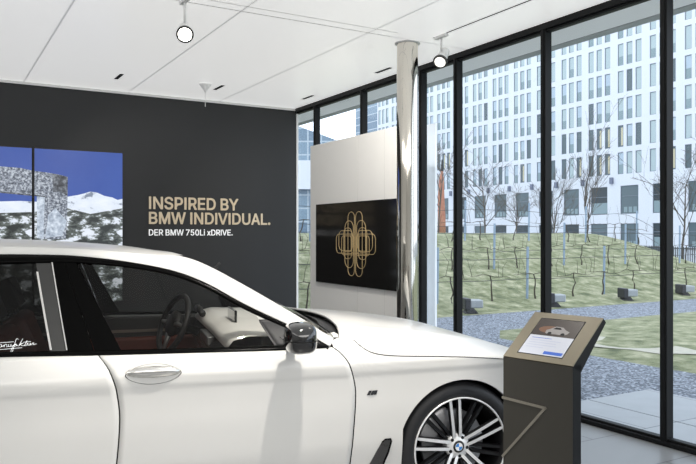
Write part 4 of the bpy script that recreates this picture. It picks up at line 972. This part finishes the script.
def win_mesh(w, h, kind, big=False):
    mb = MB(); fr = .07
    base = {0: 0, 1: 1, 2: 2, 3: 0, 4: 2}[kind]
    if big: base = 3 if kind % 2 else 2
    mb.face([(.0, 0, 0), (0, w, 0), (0, w, h), (0, 0, h)], base)
    if kind == 3: mb.face([(-.01, .1, .1), (-.01, w-.1, .1), (-.01, w-.1, h*.42), (-.01, .1, h*.42)], 1)
    if kind == 1: mb.face([(-.01, .1, h*.45), (-.01, w-.1, h*.45), (-.01, w-.1, h-.1), (-.01, .1, h-.1)], 6)
    if kind == 4 and not big: mb.face([(-.01, .15, .2), (-.01, w*.5, .2), (-.01, w*.5, h-.3), (-.01, .15, h-.3)], 5)
    for a, b, c, d in ((0, fr, 0, h), (w-fr, w, 0, h), (0, w, 0, fr), (0, w, h-fr, h)): mb.box(-.05, .0, a, b, c, d, 4)
    if big:
        mb.box(-.05, 0, 0, w, h*.62, h*.62+.07, 4)
        for k in range(3): mb.face([(-.01, .3+k*.7, .2), (-.01, .8+k*.7, .2), (-.01, .8+k*.7, h*.25), (-.01, .3+k*.7, h*.25)], 1)
    return mb
def in_view(a, b, z0, z1):
    x, y, Z = proj(FA, (a+b)/2, (z0+z1)/2)
    if not (300 < x < 700): return False
    zs = (CEIL-EYE)  # hidden above the soffit edge or behind the bank
    t = 5.25/FA; zz = EYE+(z0-EYE)*t
    if zz > CEIL+.0: return False
    if 316 < x < 366 and True: return False
    return z1 > 2.0
vis = sorted([w for w in wins if in_view(*w)], key=lambda w: w[0]-(3 if w[2] < 8 else 0))
first = vis[:100]; rnd = random.Random(3)
protos = {}
rest = MB()
fs = set(first)
for w in wins:
    a, b, z0, z1 = w; big = (b-a) > 2; hi = (z0-9.2)/3.43
    # paler glass high up, deeper glass lower down as in the photograph
    if big: kd_ = rnd.choice([2, 3, 3, 0, 3])
    elif hi > 4: kd_ = rnd.choice([0, 0, 3, 3, 0])
    elif hi > 1.5: kd_ = rnd.choice([0, 1, 3, 2, 1])
    else: kd_ = rnd.choice([1, 2, 2, 1, 0, 4])
    if w in fs:
        key = (round(b-a, 2), round(z1-z0, 2), kd_)
        if key not in protos:
            protos[key] = win_mesh(b-a, z1-z0, kd_, big).build('window', gl, bld); o = protos[key]
        else:
            o = protos[key].copy(); COL.objects.link(o)
        o.location = (D-.02, a-60, z0)
    else:
        m_ = win_mesh(b-a, z1-z0, kd_, big); m2 = MB()
        n = len(rest.v); rest.v += [(x+D-.02, y+a-60, z+z0) for x, y, z in m_.v]; rest.f += [tuple(i+n for i in f) for f in m_.f]; rest.mi += m_.mi
tag(rest.build('window_field', gl, bld), kind='stuff')
wl_proto = None
for k in range(0, 9):
    u = 61.35+PER*k
    mb = MB().box(-.3, 0, u-60, u-60+.42, 8.05, 8.85)
    if wl_proto is None: wl_proto = mb
    mb.build('wall_lamp', mat('lamp_slate', (.16, .18, .24), .5), bld)
# ---------------- glass building at the far end
gbx, gby = cw(0, 80)
gb2 = thing('glass_building', 'dark glazed building with a slanting roof line behind the white display panel', 'building', (gbx, gby, 0), -math.atan2(SY, CY))
MB().add([(-40, 0, 9.8), (-.9, 0, 9.8), (-.9, 0, 12.0), (-40, 0, 26.5), (-40, 12, 9.8), (-.9, 12, 9.8), (-.9, 12, 12.0), (-40, 12, 26.5)], [(0, 1, 2, 3), (4, 7, 6, 5), (0, 4, 5, 1), (1, 5, 6, 2), (2, 6, 7, 3), (3, 7, 4, 0)]).build('glazed_block', m_bgl, gb2)
MB().box(-40, -.9, -.8, 12, 6.6, 9.8).build('white_canopy', m_conc, gb2)
MB().box(-40, -1.2, .2, 12, 0, 6.6).build('plinth', m_bgl, gb2)
# white post outside the glass
tag(MB().box(4.90, 4.93, 6.41, 6.58, -.01, 2.76).build('white_pylon', mat('pylon_white', (.88, .90, .93), .4, emit=.2), bevel=.004), 'plain white pylon standing outside the glass just beside the chrome column', 'pylon')  # white lifted by a faint glow; the post is unlit
# furled banner
ba, bu = cw((441.5-348)/713*34, 34)
bn = thing('furled_banner', 'tall furled orange red banner with a dark top on its pole, outside', 'banner', (ba, bu, 0))
MB().tube([(0, 0, 1.3), (.01, 0, 2.2), (-.02, 0, 3.2), (.0, 0, 4.1), (.03, 0, 4.6)], [.20, .19, .16, .12, .05], 12).build('cloth', ramp_mat('banner_cloth', 'noise', 3, [(.3, (.34, .12, .09)), (.7, (.50, .26, .16))], .8), bn, smooth=True)
MB().tube([(.03, 0, 4.55), (.05, 0, 5.1)], [.08, .03], 8).build('banner_tip', m_mblack, bn)
MB().tube([(-.1, .1, 0), (-.1, .1, 4.4)], .03, 8).build('pole', mat('pole_grey', (.4, .4, .42), .4), bn)
# ---------------- floodlights along the foot of the bank
m_fl = mat('floodlight_grey', (.34, .36, .37), .4, .5); m_fd = mat('floodlight_dark', (.03, .03, .035), .5)
fl = thing('floodlight', 'grey box floodlight on the gravel, first beyond the bonnet', 'floodlight', (9.0, 10.62, .0), math.radians(-22), 'floodlights along the grass bank')
MB().box(-.06, .19, -.12, .12, .10, .26).build('housing', m_fl, fl, bevel=.02)
MB().box(-.17, -.06, -.15, .15, .07, .29).build('cowl', m_fd, fl, bevel=.015)
MB().prism([(-.16, 0), (.10, 0), (.06, .05), (.0, .11), (-.10, .11)], -.10, .10).build('bracket', m_fd, fl)
MB().box(.19, .195, -.10, .10, .12, .24).build('lens', mat('flood_lens', (.6, .65, .7), .1), fl)
for (a, u), lb in zip(((11.3, 10.68), (13.75, 10.8), (16.0, 10.9)), ('grey box floodlight rising just behind the sloping head of the information kiosk', 'grey box floodlight in the middle of the wide glass pane beyond the kiosk', 'grey box floodlight in the end glass pane beyond the thick mullion')):
    dup(fl, (a, u, 0), math.radians(-22), lb)
# ---------------- vines on wires
m_stake = mat('stake_blue_grey', (.28, .36, .46), .5, .3); m_vine = mat('vine_bark', (.07, .06, .045), .9, noise=.2); m_wire = mat('wire_dark', (.05, .05, .05), .5)
rows3 = [(11.35, 'nearest row'), (13.4, 'middle row'), (15.6, 'row near the crest')]
for ri, (u, nm) in enumerate(rows3):
    mb = MB()
    for h in (.42, .86):
        mb.tube([(a, u, mound(a, u)+h+.01*math.sin(a*3)) for a in [lerp(5.4, 21.5, i/30) for i in range(31)]], .007, 5)
    tag(mb.build('trellis_wire', m_wire), 'pair of thin dark trellis wires on the grass bank, %s' % nm, 'wire', 'trellis wires on the bank')
    a = 6.3+ri*.9
    while a < 21:
        st = MB().tube([(a, u+.03, mound(a, u)-.05), (a+.02, u+.03, mound(a, u)+1.12)], .028, 6).build('vine_stake', m_stake)
        tag(st, 'slim blue grey stake carrying the trellis wires on the grass bank', 'stake', 'stakes on the grass bank'); a += 2.45
    a = 5.8+ri*.5
    while a < 21:
        rr = random.Random(int(a*100)+ri); z = mound(a, u)-.03; mb = MB(); p = Vector((a, u, z)); pts = [p.copy()]
        for k in range(5): p += Vector((rr.uniform(-.05, .05), rr.uniform(-.03, .03), .11)); pts.append(p.copy())
        mb.tube(pts, [.022, .018, .016, .015, .013, .012], 6)
        for sg in (-1, 1):
            q = p.copy(); pp = [q.copy()]
            for k in range(5): q += Vector((sg*.12, rr.uniform(-.01, .01), rr.uniform(-.04, .03))); pp.append(q.copy())
            mb.tube(pp, [.010, .009, .008, .007, .005, .003], 5)
            for k in range(2):
                q0 = pp[rr.randint(1, 4)]; mb.tube([q0, q0+Vector((rr.uniform(-.08, .08), 0, rr.uniform(.12, .3))), q0+Vector((rr.uniform(-.18, .18), .02, rr.uniform(.3, .62)))], [.006, .005, .002], 4)
        tag(mb.build('grape_vine', m_vine), 'leafless pruned vine tied to the wires of the grass bank', 'vine', 'vines on the grass bank'); a += rr.uniform(.95, 1.25)
# ---------------- bare trees
def tree(px, Z, h, label, seed, spread=1.0, tr=.09):
    rr = random.Random(seed); a, u = cw((px-CX)/F*Z, Z); z0 = mound(a, u)-.1 if a < 34 and u < 40 else -.05
    t = thing('bare_tree', label, 'tree', (a, u, z0)); trunk = MB(); tw = MB()
    def grow(p, d, L, r, lv):
        pts = [p]; q = p.copy(); dd = d.copy(); n = 4
        for i in range(n):
            dd = (dd+Vector((rr.uniform(-.12, .12), rr.uniform(-.12, .12), rr.uniform(-.02, .09)))).normalized(); q = q+dd*L/n; pts.append(q.copy())
        (trunk if lv == 0 else tw).tube(pts, [max(.005, lerp(r, r*.4, i/n)) for i in range(n+1)], 7 if lv == 0 else 4)
        if lv < 4 and (lv < 3 or rr.random() < .8):
            for k in range((8, 4, 3, 3)[lv]):
                s_ = rr.uniform(.35 if lv == 0 else .25, 1); i = min(n-1, int(s_*n)); base = pts[i].lerp(pts[i+1], s_*n-i)
                ax = Vector((rr.uniform(-1, 1), rr.uniform(-1, 1), 0)).normalized()
                nd = (dd*rr.uniform(.6, 1.0)+ax*rr.uniform(.5, 1.0)*spread).normalized()
                grow(base, nd, L*rr.uniform(.45, .68), r*.45, lv+1)
    grow(Vector((0, 0, 0)), Vector((0, 0, 1)), h*.72, tr, 0)
    m_ = mat('tree_bark', (.11, .095, .08), .9, noise=.2)
    trunk.build('trunk', m_, t, smooth=True); tw.build('branches', m_, t)
tree(587, 40, 6.0, 'bare young tree with a slim upright trunk in front of the office, wide pane', 11, .5, .075)
tree(485, 38, 5.6, 'bare spreading tree on the bank beside the thin mullion', 5, 1.0, .06)
tree(556, 36, 4.4, 'small bare tree close behind the tall mullion', 8, .7, .05)
tree(518, 44, 4.4, 'low bare shrubby tree on the crest of the bank', 21, .9, .045)
tree(682, 36, 5.6, 'bare tree beyond the end pane, branches cut by the frame', 31, 1.0, .06)
tree(438.5, 30, 3.6, 'small bare tree next to the furled orange banner', 41, .6, .04)
# fence at the end of the bank
fa0 = cw((600-CX)/F*34, 34); fa1 = cw((705-CX)/F*24, 24)
fe = thing('iron_fence', 'dark iron railing fence beyond the end of the grass bank', 'fence', (fa0[0], fa0[1], 0))
dv = Vector((fa1[0]-fa0[0], fa1[1]-fa0[1], 0)); Lf = dv.length; fe.rotation_euler = (0, 0, math.atan2(dv.y, dv.x)); m_ir = mat('iron_dark', (.04, .045, .05), .5)
MB().box(0, Lf, -.02, .02, 1.0, 1.04).box(0, Lf, -.02, .02, .1, .14).build('rail', m_ir, fe)
mb = MB(); n = int(Lf/.16)
for i in range(n+1): mb.box(i*.16-.01, i*.16+.01, -.01, .01, 0, 1.08)
tag(mb.build('pickets', m_ir, fe), kind='stuff')
ba, bu = cw((655-CX)/F*30, 30)
tag(MB().lathe([(.0, 0), (.33, 0), (.38, .9), (.40, .92), (.40, 1.0), (0, 1.05)], 16).build('litter_bin', mat('bin_slate', (.10, .12, .15), .5), loc=(ba, bu, 0), smooth=False), 'dark slate bin by the iron fence at the end of the bank', 'bin')
# ================================================================== LIGHT
wd = bpy.data.worlds.new('world'); SC.world = wd; wd.use_nodes = True; N = wd.node_tree.nodes; L = wd.node_tree.links
bg = N['Background']; tc = N.new('ShaderNodeTexCoord'); nz = N.new('ShaderNodeTexNoise'); nz.inputs['Scale'].default_value = 1.5; nz.inputs['Detail'].default_value = 3
L.new(tc.outputs['Generated'], nz.inputs['Vector']); r = N.new('ShaderNodeValToRGB'); L.new(nz.outputs['Fac'], r.inputs[0])
r.color_ramp.elements[0].color = (.78, .86, 1.0, 1); r.color_ramp.elements[1].color = (.90, .95, 1.0, 1); L.new(r.outputs[0], bg.inputs['Color']); bg.inputs['Strength'].default_value = 2.25
def area(name, loc, size, energy, col, rot=(0, 0, 0), sy=None):
    l = bpy.data.lights.new(name, 'AREA'); l.shape = 'RECTANGLE'; l.size = size; l.size_y = sy or size; l.energy = energy; l.color = col
    o = bpy.data.objects.new(name, l); COL.objects.link(o); o.location = loc; o.rotation_euler = rot; return o
area('unseen_fill_area', (.5, -1.2, 3.22), 6, 230, (1, .975, .94), (math.radians(12), 0, 0), 3)  # added fill light behind the camera, no visible fitting
area('unseen_fill_area', (-3.8, 2.5, 3.22), 2.0, 90, (1, .975, .94), (0, math.radians(-10), 0), 6)  # second added fill, out of view to the left
def spotl(name, loc, tgt, energy, size, col=(1, .95, .88), blend=.6, rad=.05):
    l = bpy.data.lights.new(name, 'SPOT'); l.energy = energy; l.spot_size = math.radians(size); l.spot_blend = blend; l.color = col; l.shadow_soft_size = rad
    o = bpy.data.objects.new(name, l); COL.objects.link(o); o.location = loc; o.rotation_euler = (Vector(tgt)-Vector(loc)).to_track_quat('-Z', 'Y').to_euler(); return o
def CP(s, w, z): return CO+Vector((.9764*s+.2155*(w-.95), -.2155*s+.9764*(w-.95), z))
spotl('door_spot', CP(-.70, -.62, 3.2), CP(-.95, 0, .8), 300, 62, rad=.03)
spotl('bonnet_spot', CP(.3, .5, 3.2), CP(.1, .8, .9), 45, 80)
spotl('panel_spot', (3.0, 5.4, 3.2), (4.15, 7.0, 1.9), 120, 85)
spotl('headline_spot', (1.6, 6.6, 3.2), (2.6, 9.1, 1.5), 40, 70)
SC.view_settings.view_transform = 'Standard'; SC.view_settings.look = 'None'; SC.view_settings.exposure = 0.08; SC.view_settings.gamma = 1
SC.cycles.use_denoising = True; SC.cycles.max_bounces = 10; SC.cycles.transparent_max_bounces = 16; SC.cycles.sample_clamp_indirect = 6
SC.cycles.caustics_reflective = False; SC.cycles.caustics_refractive = False
